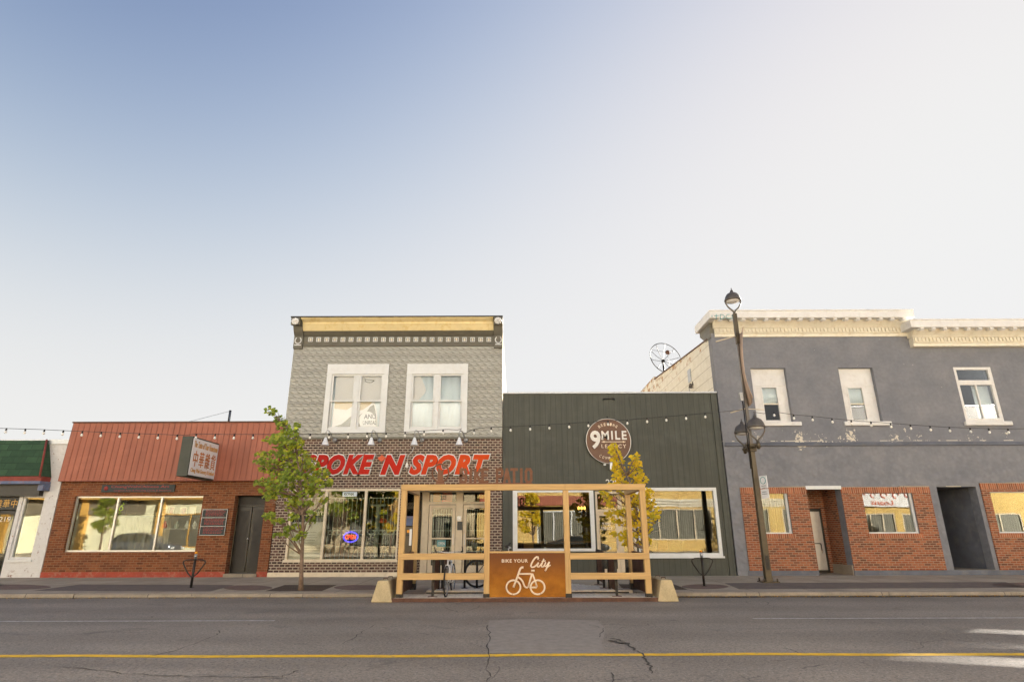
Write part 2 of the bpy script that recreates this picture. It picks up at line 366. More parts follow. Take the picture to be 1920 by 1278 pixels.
M['cream_side'] = paint('cream side wall', (.52, .43, .28), .8, .12, 2, .3, dirt=(.4, .28, .14))
M['room'] = paint('shop interior walls', (.20, .17, .12), .9, .2, .8, .05)
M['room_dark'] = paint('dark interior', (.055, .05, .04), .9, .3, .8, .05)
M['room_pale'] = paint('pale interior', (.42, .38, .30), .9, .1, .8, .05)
M['glass'] = glass('shop glass', .012, (.88, .89, .84), .005)
M['glass_dark'] = glass('dark door glass', -.03, (.6, .6, .56), .004)
M['glass_r'] = glass('shop glass strong', .03, (.78, .80, .75), .004, seed=4)
M['glass_up'] = glass('upper glass', .0, (.97, .98, .98), .004, seed=9)
M['blue_cloth'] = paint('pale blue blind', (.70, .79, .83), .9, .05, 1.5, .1)
M['paper'] = paint('white paper', (.80, .78, .76), .9, .03, 1, .02)
M['paper_tan'] = paint('faded poster', (.62, .50, .30), .9, .2, 1.2, .02)
M['ink'] = paint('dark grey ink', (.10, .10, .095), .8, .1, 3, .02)
M['ink_mid'] = paint('olive grey ink', (.26, .25, .2), .8, .15, 3, .02)
def m_spoke():
    b = NB('red to orange sign face'); v = b.ob(); x, y, z = b.sep(v)
    g = b.ma('ADD', b.ma('MULTIPLY', x, .11), b.ma('MULTIPLY', b.noise(v, .7, 2), .55))
    col = b.ramp(b.ma('ADD', g, .62), [(.05, (.40, .010, .006)), (.45, (.52, .020, .006)), (.9, (.66, .085, .006))])
    return b.done(col, .6, None, .2)
M['spoke_red'] = m_spoke()
M['leaf_red'] = paint('maple leaf red', (.66, .10, .02), .45, .05)
M['sign_white'] = paint('sign face white', (.78, .78, .79), .35, .03)
M['sign_orange'] = paint('sign orange letters', (.52, .17, .03), .5, .08, 5)
M['sign_tan'] = paint('sign tan letters', (.62, .34, .12), .5, .08, 5)
M['sign_frame'] = paint('sign frame olive', (.04, .045, .032), .5, .12)
M['sign_black'] = paint('sign board black', (.03, .036, .035), .6, .25, 3)
M['sign_red'] = paint('sign red letters', (.30, .045, .04), .6, .1)
M['disc_brown'] = paint('disc sign brown', (.14, .066, .036), .5, .1, 3)
M['letter_white'] = paint('letter off white', (.76, .73, .68), .45, .03)
M['letter_cream'] = paint('letter cream', (.80, .66, .50), .5, .03)
M['yellow_paint'] = paint('yellow road paint', (.80, .47, .012), .7, .15, 4, .2, dirt=(.25, .2, .12), dirtamt=.55)
M['white_paint'] = paint('worn white road paint', (.50, .47, .44), .75, .3, 7, .2, dirt=(.12, .11, .10), dirtamt=.8)
M['bulb'] = paint('opal bulb glass', (.86, .84, .78), .15, .02)
M['white_enamel'] = paint('white enamel', (.82, .83, .85), .25, .02)
M['bark'] = paint('grey brown bark', (.20, .135, .095), .9, .3, 14, .6)
M['neon_red'] = emit('neon red tube', (1, .07, .02), .26)
M['neon_blue'] = emit('neon blue tube', (.07, .05, 1), .32)
M['neon_white'] = emit('lit white sign', (.75, .8, 1), .07)
M['neon_green'] = emit('neon lime tube', (.55, .8, .02), .06)
M['bulb_lit'] = emit('warm filament bulb', (1, .5, .1), .7)
M['silver'] = paint('silver paint', (.55, .55, .56), .3, .05, 5, .02, .6)
M['rubber'] = paint('tyre rubber', (.012, .012, .012), .8, .2, 9, .1)
M['car_grey'] = paint('grey car paint', (.17, .185, .21), .22, .04, 3, 0, .5)
M['car_dark'] = paint('charcoal car paint', (.07, .068, .062), .22, .04, 3, 0, .4)
M['car_glass'] = paint('dark car glass', (.02, .022, .022), .06, .05, 3, 0)
M['tail'] = paint('red lamp lens', (.30, .02, .02), .2, .05)
M['orange'] = paint('orange plastic', (.80, .33, .01), .45, .05)
M['lime'] = paint('lime plastic', (.55, .72, .03), .4, .05)
M['red_plastic'] = paint('red plastic', (.65, .05, .02), .4, .05)
M['teal'] = paint('teal card', (.10, .30, .33), .6, .06)
M['blue'] = paint('blue plastic', (.05, .17, .48), .4, .06)
M['solar'] = paint('slate blue hood', (.10, .125, .20), .35, .15, 5)
M['teal_ink'] = paint('teal spray paint', (.10, .36, .38), .7, .05)
M['banner'] = paint('faded banner cloth', (.50, .36, .27), .85, .14, 1.2, .05)
M['mint'] = paint('mint painted post', (.40, .47, .42), .6, .08)
M['counter'] = wood('counter wood', (.22, .115, .045), (.34, .19, .08), 'x')
M['curtain'] = m_siding('pleated curtain', (.40, .37, .28), .09, (.2, .18, .13), .3)
M['soil'] = paint('gutter dirt', (.06, .04, .025), .95, .35, 8, .4)
M['pink'] = paint('pink print', (.42, .16, .20), .6, .3, 9)
M['porcelain'] = paint('white porcelain', (.72, .74, .72), .2, .04)
M['cream_wall'] = paint('cream opposite wall', (.80, .79, .56), .8, .04, 1, .1)
M['orange_trim'] = paint('ochre trim', (.66, .38, .09), .6, .08)
M['bounce_stone'] = paint('pale bounce stone', (.66, .66, .64), .85, .1, 1, .2)
M['blinds'] = m_siding('blinds behind glass', (.20, .195, .15), .17, (.035, .033, .028), .42, .3)
M['screen'] = paint('dark insect screen', (.022, .018, .014), .55, .2, 2, .1)
M['garage'] = paint('garage door glass', (.05, .05, .045), .15, .1)

def m_leaf(name, stops):
    b = NB(name); g = b.n('ShaderNodeNewGeometry').outputs['Random Per Island']; v = b.ob()
    n = b.noise(v, 1.6, 2); k = b.ma('ADD', b.ma('MULTIPLY', g, .62), b.ma('MULTIPLY', n, .55))
    col = b.ramp(b.ma('SUBTRACT', k, .08), stops); b.done(col, .55)
    tl = b.n('ShaderNodeBsdfTranslucent'); b.L(b.mix(1, col, (1., 1., .55), 'MULTIPLY'), tl.inputs[0])
    mx = b.n('ShaderNodeMixShader'); mx.inputs[0].default_value = .48; b.L(b.b.outputs[0], mx.inputs[1]); b.L(tl.outputs[0], mx.inputs[2])
    b.L(mx.outputs[0], b.out.inputs[0]); return b.m
M['leaf_green'] = m_leaf('green leaves', [(.0, (.10, .16, .02)), (.3, (.21, .29, .035)), (.6, (.34, .42, .05)), (.8, (.50, .50, .05)), (.97, (.72, .55, .03))])
M['leaf_yellow'] = m_leaf('yellow leaves', [(.0, (.40, .40, .03)), (.3, (.68, .56, .03)), (.6, (.85, .63, .03)), (.85, (.82, .56, .03)), (1., (.62, .36, .03))])
M['leaf_fallen'] = m_leaf('fallen leaves', [(.0, (.12, .06, .02)), (.5, (.35, .18, .02)), (1., (.6, .36, .03))])

# ---------------------------------------------------------------- mesh builder and scene tree
class MB:
    def __init__(s): s.v = []; s.f = []; s.sm = []
    def add(s, vs_, fs, smooth=False):
        o = len(s.v); s.v += [tuple(p) for p in vs_]
        for f in fs: s.f.append(tuple(i+o for i in f)); s.sm.append(smooth)
        return s
    def box(s, x0, x1, y0, y1, z0, z1):
        return s.add([(x0,y0,z0),(x1,y0,z0),(x1,y1,z0),(x0,y1,z0),(x0,y0,z1),(x1,y0,z1),(x1,y1,z1),(x0,y1,z1)],
                     [(0,3,2,1),(4,5,6,7),(0,1,5,4),(1,2,6,5),(2,3,7,6),(3,0,4,7)])
    def hexa(s, b4, t4):                    # two quads, same winding (counter clockwise seen from the second)
        return s.add(list(b4)+list(t4), [(3,2,1,0),(4,5,6,7),(0,1,5,4),(1,2,6,5),(2,3,7,6),(3,0,4,7)])
    def prism(s, poly, a, b, axis='y'):     # poly in (x,z) for y; (y,z) for x; (x,y) for z
        n = len(poly)
        mk = {'y': lambda p, t: (p[0], t, p[1]), 'x': lambda p, t: (t, p[0], p[1]), 'z': lambda p, t: (p[0], p[1], t)}[axis]
        vs_ = [mk(p, a) for p in poly]+[mk(p, b) for p in poly]
        return s.add(vs_, [tuple(range(n)), tuple(range(2*n-1, n-1, -1))]+[(i, i+n, (i+1) % n+n, (i+1) % n) for i in range(n)])
    def tube(s, pts, r, n=8, closed=False, caps=True):
        pts = [Vector(p) for p in pts]; k = len(pts); rr = r if isinstance(r, (list, tuple)) else [r]*k
        T = []
        for i in range(k):
            a = pts[(i-1) % k] if (closed or i > 0) else pts[i]; b = pts[(i+1) % k] if (closed or i < k-1) else pts[i]
            d = (b-a); T.append(d.normalized() if d.length > 1e-9 else Vector((0, 0, 1)))
        up = Vector((0, 0, 1)) if abs(T[0].z) < .9 else Vector((1, 0, 0))
        N = (up-T[0]*up.dot(T[0])).normalized(); vs_ = []
        for i in range(k):
            N = (N-T[i]*N.dot(T[i])); N = N.normalized() if N.length > 1e-6 else T[i].orthogonal().normalized()
            B = T[i].cross(N)
            for j in range(n):
                a = 2*math.pi*j/n; vs_.append(pts[i]+(N*math.cos(a)+B*math.sin(a))*rr[i])
        fs = []
        for i in range(k if closed else k-1):
            for j in range(n):
                fs.append((i*n+j, i*n+(j+1) % n, ((i+1) % k)*n+(j+1) % n, ((i+1) % k)*n+j))
        s.add(vs_, fs, True)
        if caps and not closed:
            o = len(s.v)-len(vs_); s.f.append(tuple(o+j for j in range(n-1, -1, -1))); s.sm.append(False)
            s.f.append(tuple(o+(k-1)*n+j for j in range(n))); s.sm.append(False)
        return s
    def lathe(s, prof, c=(0, 0, 0), n=20, axis='z', smooth=True):
        vs_ = []
        for r, h in prof:
            for j in range(n):
                a = 2*math.pi*j/n; p = (r*math.cos(a), r*math.sin(a), h)
                if axis == 'y': p = (p[0], p[2], p[1])
                if axis == 'x': p = (p[2], p[0], p[1])
                vs_.append((c[0]+p[0], c[1]+p[1], c[2]+p[2]))
        fs = [(i*n+j, i*n+(j+1) % n, (i+1)*n+(j+1) % n, (i+1)*n+j) for i in range(len(prof)-1) for j in range(n)]
        k = len(prof)-1
        return s._cap(vs_, fs, n, k, smooth)
    def _cap(s, vs_, fs, n, k, smooth):
        o = len(s.v); s.add(vs_, fs, smooth)
        s.f.append(tuple(o+j for j in range(n-1, -1, -1))); s.sm.append(False)
        s.f.append(tuple(o+k*n+j for j in range(n))); s.sm.append(False)
        return s
    def profile(s, prof, x0, x1):           # closed profile in (y,z) swept along x
        return s.prism(prof, x0, x1, 'x')
    def wall(s, x0, x1, z0, z1, ya, yb, holes=()):
        xs = sorted({x0, x1, *[h[0] for h in holes], *[h[1] for h in holes]}); xs = [x for x in xs if x0 <= x <= x1]
        zz = sorted({z0, z1, *[h[2] for h in holes], *[h[3] for h in holes]}); zz = [z for z in zz if z0 <= z <= z1]
        def solid(i, j):
            if not (0 <= i < len(xs)-1 and 0 <= j < len(zz)-1): return False
            cx, cz = (xs[i]+xs[i+1])/2, (zz[j]+zz[j+1])/2
            return not any(h[0] < cx < h[1] and h[2] < cz < h[3] for h in holes)
        for i in range(len(xs)-1):
            for j in range(len(zz)-1):
                if not solid(i, j): continue
                a, b, c, d = xs[i], xs[i+1], zz[j], zz[j+1]
                s.add([(a,ya,c),(b,ya,c),(b,ya,d),(a,ya,d)], [(0,1,2,3)]); s.add([(a,yb,c),(b,yb,c),(b,yb,d),(a,yb,d)], [(3,2,1,0)])
                if not solid(i-1, j): s.add([(a,ya,c),(a,yb,c),(a,yb,d),(a,ya,d)], [(3,2,1,0)])
                if not solid(i+1, j): s.add([(b,ya,c),(b,yb,c),(b,yb,d),(b,ya,d)], [(0,1,2,3)])
                if not solid(i, j-1): s.add([(a,ya,c),(b,ya,c),(b,yb,c),(a,yb,c)], [(3,2,1,0)])
                if not solid(i, j+1): s.add([(a,ya,d),(b,ya,d),(b,yb,d),(a,yb,d)], [(0,1,2,3)])
        return s
    def ring(s, x0, x1, z0, z1, t, ya, yb, tb=None):   # rectangular frame; t = (left,right,top,bottom) or a number
        l, r, tp, bt = t if isinstance(t, tuple) else (t, t, t, t)
        return s.wall(x0, x1, z0, z1, ya, yb, [(x0+l, x1-r, z0+bt, z1-tp)])
    def build(s, name, mat, parent=None, bevel=0):
        me = bpy.data.meshes.new(name); me.from_pydata(s.v, [], s.f); me.update()
        uvl = me.uv_layers.new(name='UVMap'); uvd = uvl.data
        for p in me.polygons:
            p.use_smooth = s.sm[p.index]; n = p.normal
            ax = 'y' if abs(n.y) >= abs(n.x) and abs(n.y) >= abs(n.z)*.75 else ('x' if abs(n.x) >= abs(n.z)*.75 else 'z')
            for li in p.loop_indices:
                c = s.v[me.loops[li].vertex_index]
                uvd[li].uv = (c[0], c[2]) if ax == 'y' else ((c[1], c[2]) if ax == 'x' else (c[0], c[1]))
        return link(me, name, mat, parent, bevel)

def link(me, name, mat, parent=None, bevel=0):
    me.materials.clear(); me.materials.append(M[mat] if isinstance(mat, str) else mat)
    o = bpy.data.objects.new(name, me); COL.objects.link(o)
    if parent is not None:
        o.parent = parent; o.matrix_parent_inverse = Matrix.Translation(-parent_loc(parent))
    if bevel:
        bv = o.modifiers.new('bevel', 'BEVEL'); bv.width = bevel; bv.segments = 2; bv.limit_method = 'ANGLE'; bv.angle_limit = R(40)
    return o
def parent_loc(p):
    v = Vector((0, 0, 0))
    while p is not None: v = v+p.location; p = None if p.type != 'EMPTY' else p.parent
    return v
def tag(o, label, cat, group=None):
    o['label'] = label; o['category'] = cat
    if group: o['group'] = group
    return o
def thing(name, loc, label, cat, group=None):
    o = bpy.data.objects.new(name, None); COL.objects.link(o); o.location = loc; o.empty_display_size = .2
    return tag(o, label, cat, group)
def struct(o, kind='structure'): o['kind'] = kind; return o
def copy_tree(o, parent=None):
    c = o.copy(); COL.objects.link(c)
    if parent is not None: c.parent = parent
    for ch in list(o.children): copy_tree(ch, c)
    return c

def text_mesh(body, box, Y, depth=.02, offset=0., shear=0., res=3, spacing=1., keep=False, line=1.):
    x0, x1, z0, z1 = box
    cu = bpy.data.curves.new('t', 'FONT'); cu.body = body; cu.size = 1; cu.extrude = .05; cu.offset = offset; cu.shear = shear
    cu.resolution_u = res; cu.space_character = spacing; cu.space_line = line; cu.align_x = 'CENTER'
    ob_ = bpy.data.objects.new('t', cu); COL.objects.link(ob_)
    bpy.context.view_layer.update()
    me = bpy.data.meshes.new_from_object(ob_.evaluated_get(bpy.context.evaluated_depsgraph_get()))
    bpy.data.objects.remove(ob_); bpy.data.curves.remove(cu)
    xs = [v.co.x for v in me.vertices]; ys = [v.co.y for v in me.vertices]
    if not xs: return me
    a, b, c, d = min(xs), max(xs), min(ys), max(ys)
    sx = (x1-x0)/(b-a); sy = (z1-z0)/(d-c)
    if keep: sx = sy = min(sx, sy)
    ox = (x0+x1)/2-(a+b)/2*sx; oz = (z0+z1)/2-(c+d)/2*sy
    for v in me.vertices:
        v.co = (v.co.x*sx+ox, Y-depth*.5-v.co.z/.05*depth*.5, v.co.y*sy+oz)
    me.update(); return me
def merge_meshes(ms):
    bm = bmesh.new()
    for q in ms: bm.from_mesh(q)
    me = bpy.data.meshes.new('merged'); bm.to_mesh(me); bm.free(); return me
# ================================================================ THE SETTING
g = MB(); g.add([(-900,-900,-.03),(900,-900,-.03),(900,1800,-.03),(-900,1800,-.03)], [(0,1,2,3)])
struct(g.build('ground', 'roofing'))
r = MB(); r.add([(-160,-2.3,0),(160,-2.3,0),(160,KERB,0),(-160,KERB,0)], [(0,1,2,3)])
road = struct(r.build('road', 'asphalt'))
def ribbon(mb, pts, w, z):
    pts = [Vector((p[0], p[1])) for p in pts]
    L = []
    for i, p in enumerate(pts):
        d = (pts[min(i+1, len(pts)-1)]-pts[max(i-1, 0)]).normalized(); n = Vector((-d.y, d.x)); ww = w[i] if isinstance(w, list) else w
        L += [(p.x-n.x*ww/2, p.y-n.y*ww/2, z), (p.x+n.x*ww/2, p.y+n.y*ww/2, z)]
    mb.add(L, [(2*i, 2*i+2, 2*i+3, 2*i+1) for i in range(len(pts)-1)])
# pavement: gently rising sheet with a real kerb
p = MB(); p.prism([(KERB+.22, -.02), (KERB+.22, zs(KERB+.22)), (F+.6, zs(F+.6)), (F+.6, -.02)], -160, 160, 'x')
struct(p.build('pavement', 'concrete'))
k = MB(); x = -120.0
kr = random.Random(3)
while x < 120:
    w = kr.uniform(2.2, 3.6); dy = kr.uniform(-.018, .018); dz = kr.uniform(-.008, .006); b_ = .03
    k.prism([(KERB+dy, -.02), (KERB+dy+.012, zs(KERB)-b_+dz), (KERB+dy+b_+.01, zs(KERB)+dz+.004), (KERB+.214, zs(KERB+.2)+dz+.004), (KERB+.214, -.02)], x, x+w-.014, 'x'); x += w
struct(k.build('kerb', 'kerb', bevel=.008))
p = MB(); p.box(-160, 160, -8.2, -2.3, -.02, .12); struct(p.build('opposite_pavement', 'pale_concrete'))
def sheet(name, mat, poly, dz=.004):
    q = MB(); q.add([(a, b, zs(b)+dz) for a, b in poly], [tuple(range(len(poly)))]); return struct(q.build(name, mat))
def pxpoly(*pts): return [gs(*q) for q in pts]
def ell(px, py, rx, ry, n=28):
    return [gs(px+rx*math.cos(2*math.pi*i/n), py-ry*math.sin(2*math.pi*i/n)) for i in range(n)]
for q in (pxpoly((60,1107),(395,1108),(440,1096),(150,1095)), pxpoly((-260,1108),(-30,1108),(10,1095),(-200,1095)), pxpoly((1386,1104),(1925,1101),(1885,1090.5),(1358,1092.5)), pxpoly((1965,1101),(2260,1100),(2220,1090),(1990,1090.5))):
    sheet('paver_band', 'paver_dark', q)
for e in ((12,1100,84,5), (465,1101.5,46,5), (676,1101,50,5), (1322,1099.2,44,4.6), (1935,1096,75,4.6)):
    sheet('paver_oval', 'paver', ell(*e))
sheet('tree_pit', 'grate', pxpoly((497,1107.5),(603,1107.5),(632,1096),(534,1096)))
sheet('tree_pit', 'grate', pxpoly((1168,1105),(1290,1105),(1262,1094.5),(1160,1094.5)))
# painted lines
yl = MB(); rr = random.Random(5)
ribbon(yl, [(x*.8, 8.56+.035*math.sin(x*.55)+.02*math.sin(x*1.7+1)) for x in range(-90, 91)], .165, .004); struct(yl.build('yellow_line', 'yellow_paint'))
wl = MB(); a = gs(515, 1163, True); ribbon(wl, [(-80, a[1]), (a[0], a[1])], .085, .004); struct(wl.build('lane_line', 'white_paint'))
wl = MB(); a = gs(1412, 1159, True); ribbon(wl, [(a[0], a[1]), (80, a[1])], .085, .004); struct(wl.build('lane_line', 'white_paint'))
# cracks and the patch the photo shows in the asphalt
def crack(pts, w, seed):
    rc = random.Random(seed); P = [gs(*q, True) for q in pts]; out = []
    for i in range(len(P)-1):
        for t in range(6):
            f = t/6; out.append((P[i][0]*(1-f)+P[i+1][0]*f+rc.gauss(0, .02), P[i][1]*(1-f)+P[i+1][1]*f+rc.gauss(0, .02)))
    out.append(P[-1]); c = MB(); ribbon(c, out, [w*rc.uniform(.3, 1.3) for _ in out], .0045); c.build('crack', 'crack', road)
crack([(1176,1205),(1190,1217),(1206,1228),(1214,1242),(1222,1262)], .035, 1)
crack([(1143,1200),(1160,1204),(1178,1206)], .13, 2); crack([(1148,1196),(1172,1202)], .06, 12)
crack([(914,1172),(917,1200),(916,1225),(918,1262),(915,1282)], .014, 3)
crack([(1105,1171),(1131,1177),(1124,1194)], .016, 4)
crack([(283,1229),(340,1216),(400,1192),(415,1180)], .018, 5)
crack([(120,1249),(230,1262),(330,1267),(520,1270),(560,1256)], .022, 6)
crack([(640,1208),(672,1190),(700,1172)], .016, 7)
crack([(1146,1262),(1150,1290)], .02, 8); crack([(1140,1276),(1200,1268)], .012, 9)
pq = [gs(*q, True) for q in ((917,1163),(975,1160),(1060,1161),(1122,1163),(1136,1180),(1128,1206),(1134,1224),(1020,1225),(918,1224),(914,1200))]
rq_ = MB(); rq_.add([(a_, b_, .0042) for a_, b_ in pq], [tuple(range(len(pq)))]); struct(rq_.build('road_patch', 'asphalt_patch'))
# dirt and fallen leaves along the gutter
fl = MB(); rl = random.Random(11)
for i in range(520):
    x = rl.uniform(3.6, 16) if rl.random() < .75 else rl.uniform(-16, -3); y = KERB-abs(rl.gauss(0, .13))-.03; s_ = rl.uniform(.012, .04); a = rl.uniform(0, 6.3); z = .006+rl.random()*.012
    c_, d_ = math.cos(a)*s_, math.sin(a)*s_
    fl.add([(x-c_, y-d_, z), (x+d_*.6, y-c_*.6, z+.01), (x+c_, y+d_, z), (x-d_*.6, y+c_*.6, z+.012)], [(0,1,2,3)])
tag(fl.build('fallen_leaves', 'leaf_fallen'), 'brown and yellow leaves and grit lying along the gutter', 'leaves')['kind'] = 'stuff'
so_ = MB(); ribbon(so_, [(x*.4+4.0, KERB-.10+.03*math.sin(x*1.3)) for x in range(0, 34)], [.22*abs(math.sin(x*.37+.6))+.05 for x in range(0, 34)], .0045)
struct(so_.build('gutter_dirt', 'soil'))

# ================================================================ BUILDINGS
def shell(root, x0, x1, z1, y0, y1, side='stucco_plain', roof='roofing', zb=.0):
    s_ = MB(); s_.box(x0, x0+.25, y0, y1, zb, z1); s_.box(x1-.25, x1, y0, y1, zb, z1); s_.box(x0+.25, x1-.25, y1-.25, y1, zb, z1)
    s_.build('outer_wall', side, root)
    q = MB(); q.box(x0+.25, x1-.25, y0, y1-.25, z1-.45, z1-.2); q.build('roof', roof, root)
def room(root, x0, x1, y0, y1, z0, z1, mat='room'):
    t = .06; q = MB()
    q.box(x0-t, x1+t, y1, y1+t, z0-t, z1+t); q.box(x0-t, x0, y0, y1, z0-t, z1+t); q.box(x1, x1+t, y0, y1, z0-t, z1+t)
    q.box(x0, x1, y0, y1, z0-t, z0); q.box(x0, x1, y0, y1, z1, z1+t); q.build('interior', mat, root)
def shopwin(root, x0, x1, z0, z1, y, mat, pane, mull=(), t=.06, depth=.10, mw=.05, name='window', bevel=0):
    q = MB().ring(x0, x1, z0, z1, t, y, y+depth)
    tt = t if isinstance(t, tuple) else (t,)*4
    for mx in mull: q.box(mx-mw/2, mx+mw/2, y+.004, y+depth-.004, z0+tt[3], z1-tt[2])
    o = q.build(name, mat, root, bevel)
    ed = [x0+tt[0]]+[v for mx in mull for v in (mx-mw/2, mx+mw/2)]+[x1-tt[1]]
    for a, b in zip(ed[::2], ed[1::2]):
        MB().box(a, b, y+depth*.55, y+depth*.55+.008, z0+tt[3], z1-tt[2]).build('pane', pane, o)
    return o

# ---- white painted shop at the left edge of the photo
B = thing('painted_shop', (-18.5, F, .1), 'white painted brick shop with green shingled awning at the far left', 'building')
MB().wall(-23.4, -16.02, .1, 4.62, F, F+.3, [(-17.24, -16.46, .72, 2.8), (-18.6, -17.36, .12, 2.8), (-22.6, -18.9, .72, 2.8)]).build('wall', 'brick_white', B)
shell(B, -23.4, -16.02, 4.62, F+.3, F+14, 'brick_white'); room(B, -23.1, -16.3, F+.32, F+5, .12, 3.0)
MB().box(-23.45, -16.0, F-.06, F+.4, 4.62, 4.78).build('coping', 'galv', B)
def sx(px, py, d): return at(px, py, F-d)[0]
zt = at(60, 826, F)[1]; zb_ = at(60, 892, F-.5)[1]
q = MB(); q.hexa([(-23.3, F-.5, zb_), (-16.40, F-.5, zb_), (-16.40, F-.01, zb_), (-23.3, F-.01, zb_)], [(-23.3, F-.10, zt), (-16.78, F-.10, zt), (-16.78, F-.01, zt), (-23.3, F-.01, zt)])
q.build('awning_roof', 'shingle', B)
q = MB(); q.tube([(-16.79, F-.13, zt+.02), (-16.41, F-.53, zb_-.03)], .035, 6); q.build('awning_trim', 'red_trim', B)
q = MB(); q.box(-23.3, -16.40, F-.46, F-.01, zb_-.16, zb_-.004); q.build('awning_beam', 'red_trim', B)
q = MB(); q.box(-23.3, -16.37, F-.50, F-.01, zb_-.26, zb_-.164); q.build('awning_rail', 'blue_trim', B)
q = MB(); q.box(-23.3, -16.55, F-.22, F-.004, 2.80, zb_-.264); q.build('fascia', 'dark_brown', B)
q = MB(); q.box(-16.54, -16.36, F-.34, F-.004, 2.98, zb_-.264); q.build('bracket', 'blue_trim', B)
w_ = shopwin(B, -17.24, -16.46, .72, 2.8, F+.06, 'white_old', 'glass', t=(.06, .06, .05, .07))
MB().box(-17.30, -16.40, F-.05, F+.06, .64, .72).build('sill', 'white_old', w_)
shopwin(B, -22.6, -18.9, .72, 2.8, F+.06, 'white_old', 'glass', mull=(-20.7,))
d_ = MB().ring(-18.58, -17.38, .13, 2.32, .12, F+.12, F+.20).build('door', 'black', B)
MB().box(-18.46, -17.5, F+.15, F+.158, .25, 2.2).build('pane', 'glass_dark', d_)
MB().tube([(-17.47, F+.09, 1.0), (-17.47, F+.09, 1.35)], .014).build('handle', 'alu', d_)
link(text_mesh('219', (-18.0, -17.6, 1.95, 2.12), F+.145, .006), 'house_number', 'letter_white', d_)
sg = thing('door_sign', (-18.0, F+.1, 2.4), 'black board with yellow characters over the door under the green awning', 'sign')
MB().box(-18.58, -17.38, F+.08, F+.16, 2.35, 2.78).build('board', 'black', sg)
link(text_mesh('貨雜華中', (-18.5, -17.45, 2.42, 2.70), F+.08, .008, spacing=1.1), 'lettering', 'orange_trim', sg)

# ---- red brick shop with rust red metal panels
B = thing('brick_shop', (-12.2, F, .13), 'low red brick shop with rust red metal panels above its window', 'building')
H1 = [(-15.42, -10.90, .95, 2.80), (-9.78, -8.70, .24, 2.81)]
MB().wall(-15.99, -8.34, .10, 5.2, F, F+.3, H1).build('wall', 'brick_red', B)
shell(B, -15.99, -8.34, 5.2, F+.3, F+15, 'brick_red'); room(B, -15.7, -8.6, F+.32, F+4.2, .2, 3.0, 'room_pale')
q = MB().wall(-15.995, -8.335, .09, .31, F-.025, F+.001, [(-9.78, -8.70, .0, .4)]); q.build('plinth', 'red_base', B)
zb1, zt1 = at(300, 901, F-.2)[1], at(300, 792.5, F-.08)[1]
q = MB(); q.hexa([(-16.0, F-.20, zb1), (-8.34, F-.20, zb1), (-8.34, F-.01, zb1), (-16.0, F-.01, zb1)], [(-16.0, F-.08, zt1), (-8.34, F-.08, zt1), (-8.34, F+.2, zt1), (-16.0, F+.2, zt1)])
for i in range(36):
    x = -15.785+i*.205
    q.hexa([(x, F-.215, zb1+.01), (x+.022, F-.215, zb1+.01), (x+.022, F-.19, zb1+.01), (x, F-.19, zb1+.01)], [(x, F-.095, zt1-.03), (x+.022, F-.095, zt1-.03), (x+.022, F-.07, zt1-.03), (x, F-.07, zt1-.03)])
q.build('metal_panels', 'red_metal', B)
q = MB(); q.box(-16.02, -8.34, F-.12, F+.22, zt1+.002, zt1+.05); q.build('coping', 'corten_dark', B)
w_ = shopwin(B, -15.42, -10.90, .95, 2.80, F+.10, 'alu', 'glass', mull=(-13.935, -12.40), t=(.03, .02, .05, .055), mw=.055)
MB().box(-15.5, -10.85, F-.02, F+.1, .86, .95).build('sill', 'brick_red', w_)
d_ = MB().ring(-9.78, -8.70, .25, 2.50, .05, F+.35, F+.42).build('door', 'dark_brown', B)
for a, b in ((-9.72, -9.26), (-9.235, -8.76)):
    MB().box(a, b, F+.33, F+.37, .30, 2.44).build('leaf', 'dark_brown', d_, .006)
    MB().box(a+.10, b-.08, F+.322, F+.329, .42, 2.30).build('screen', 'screen', d_)
MB().lathe([(.0, -.05), (.03, -.045), (.035, 0), (.02, .03)], (-9.27, F+.31, 1.36), 12, 'y').build('handle', 'alu', d_)
MB().box(-9.77, -8.71, F+.36, F+.40, 2.505, 2.805).build('transom', 'screen', B)
MB().box(-9.80, -8.68, F-.06, F+.6, .10, .245).build('doorstep', 'kerb', B)
sg = thing('painted_sign', (-13.2, F, 3.05), 'long dark board with red hand painted lettering above the brick shop window', 'sign')
MB().box(-14.5, -11.93, F-.06, F-.004, 2.93, 3.19).build('board', 'sign_black', sg)
link(text_mesh('ChungWahChinese Art', (-14.17, -12.12, 3.05, 3.16), F-.06, .006, offset=.012), 'lettering', 'sign_red', sg)
link(text_mesh('Original Arts & Painting Cards & Jewellery', (-14.05, -12.03, 2.95, 3.01), F-.06, .006), 'small_lettering', 'sign_red', sg)
MB().lathe([(.0, 0), (.075, 0), (.075, .006), (0, .006)], (-14.34, F-.066, 3.06), 14, 'y').build('emblem', 'sign_red', sg)
sg = thing('notice_board', (-10.37, F, 1.9), 'black notice board with three rows of red writing beside the brown doors', 'notice board')
MB().box(-10.80, -9.95, F-.06, F-.004, 1.48, 2.35).build('board', 'sign_black', sg)
q = MB()
for z in (1.48, 1.775, 2.06, 2.33): q.box(-10.81, -9.94, F-.072, F-.058, z-.004, z+.007)
q.box(-10.81, -10.80, F-.073, F-.058, 1.49, 2.35); q.box(-9.95, -9.94, F-.073, F-.058, 1.49, 2.35); q.build('frame', 'galv', sg)
q = MB(); rn = random.Random(8)
for z0 in (1.80, 2.09, 1.51):
    for i in range(5):
        x = -10.70
        while x < -10.08:
            w = rn.uniform(.03, .11); q.box(x, min(x+w, -10.02), F-.063, F-.06, z0+.03+i*.045, z0+.05+i*.045); x += w+.02
q.build('lettering', 'sign_red', sg)
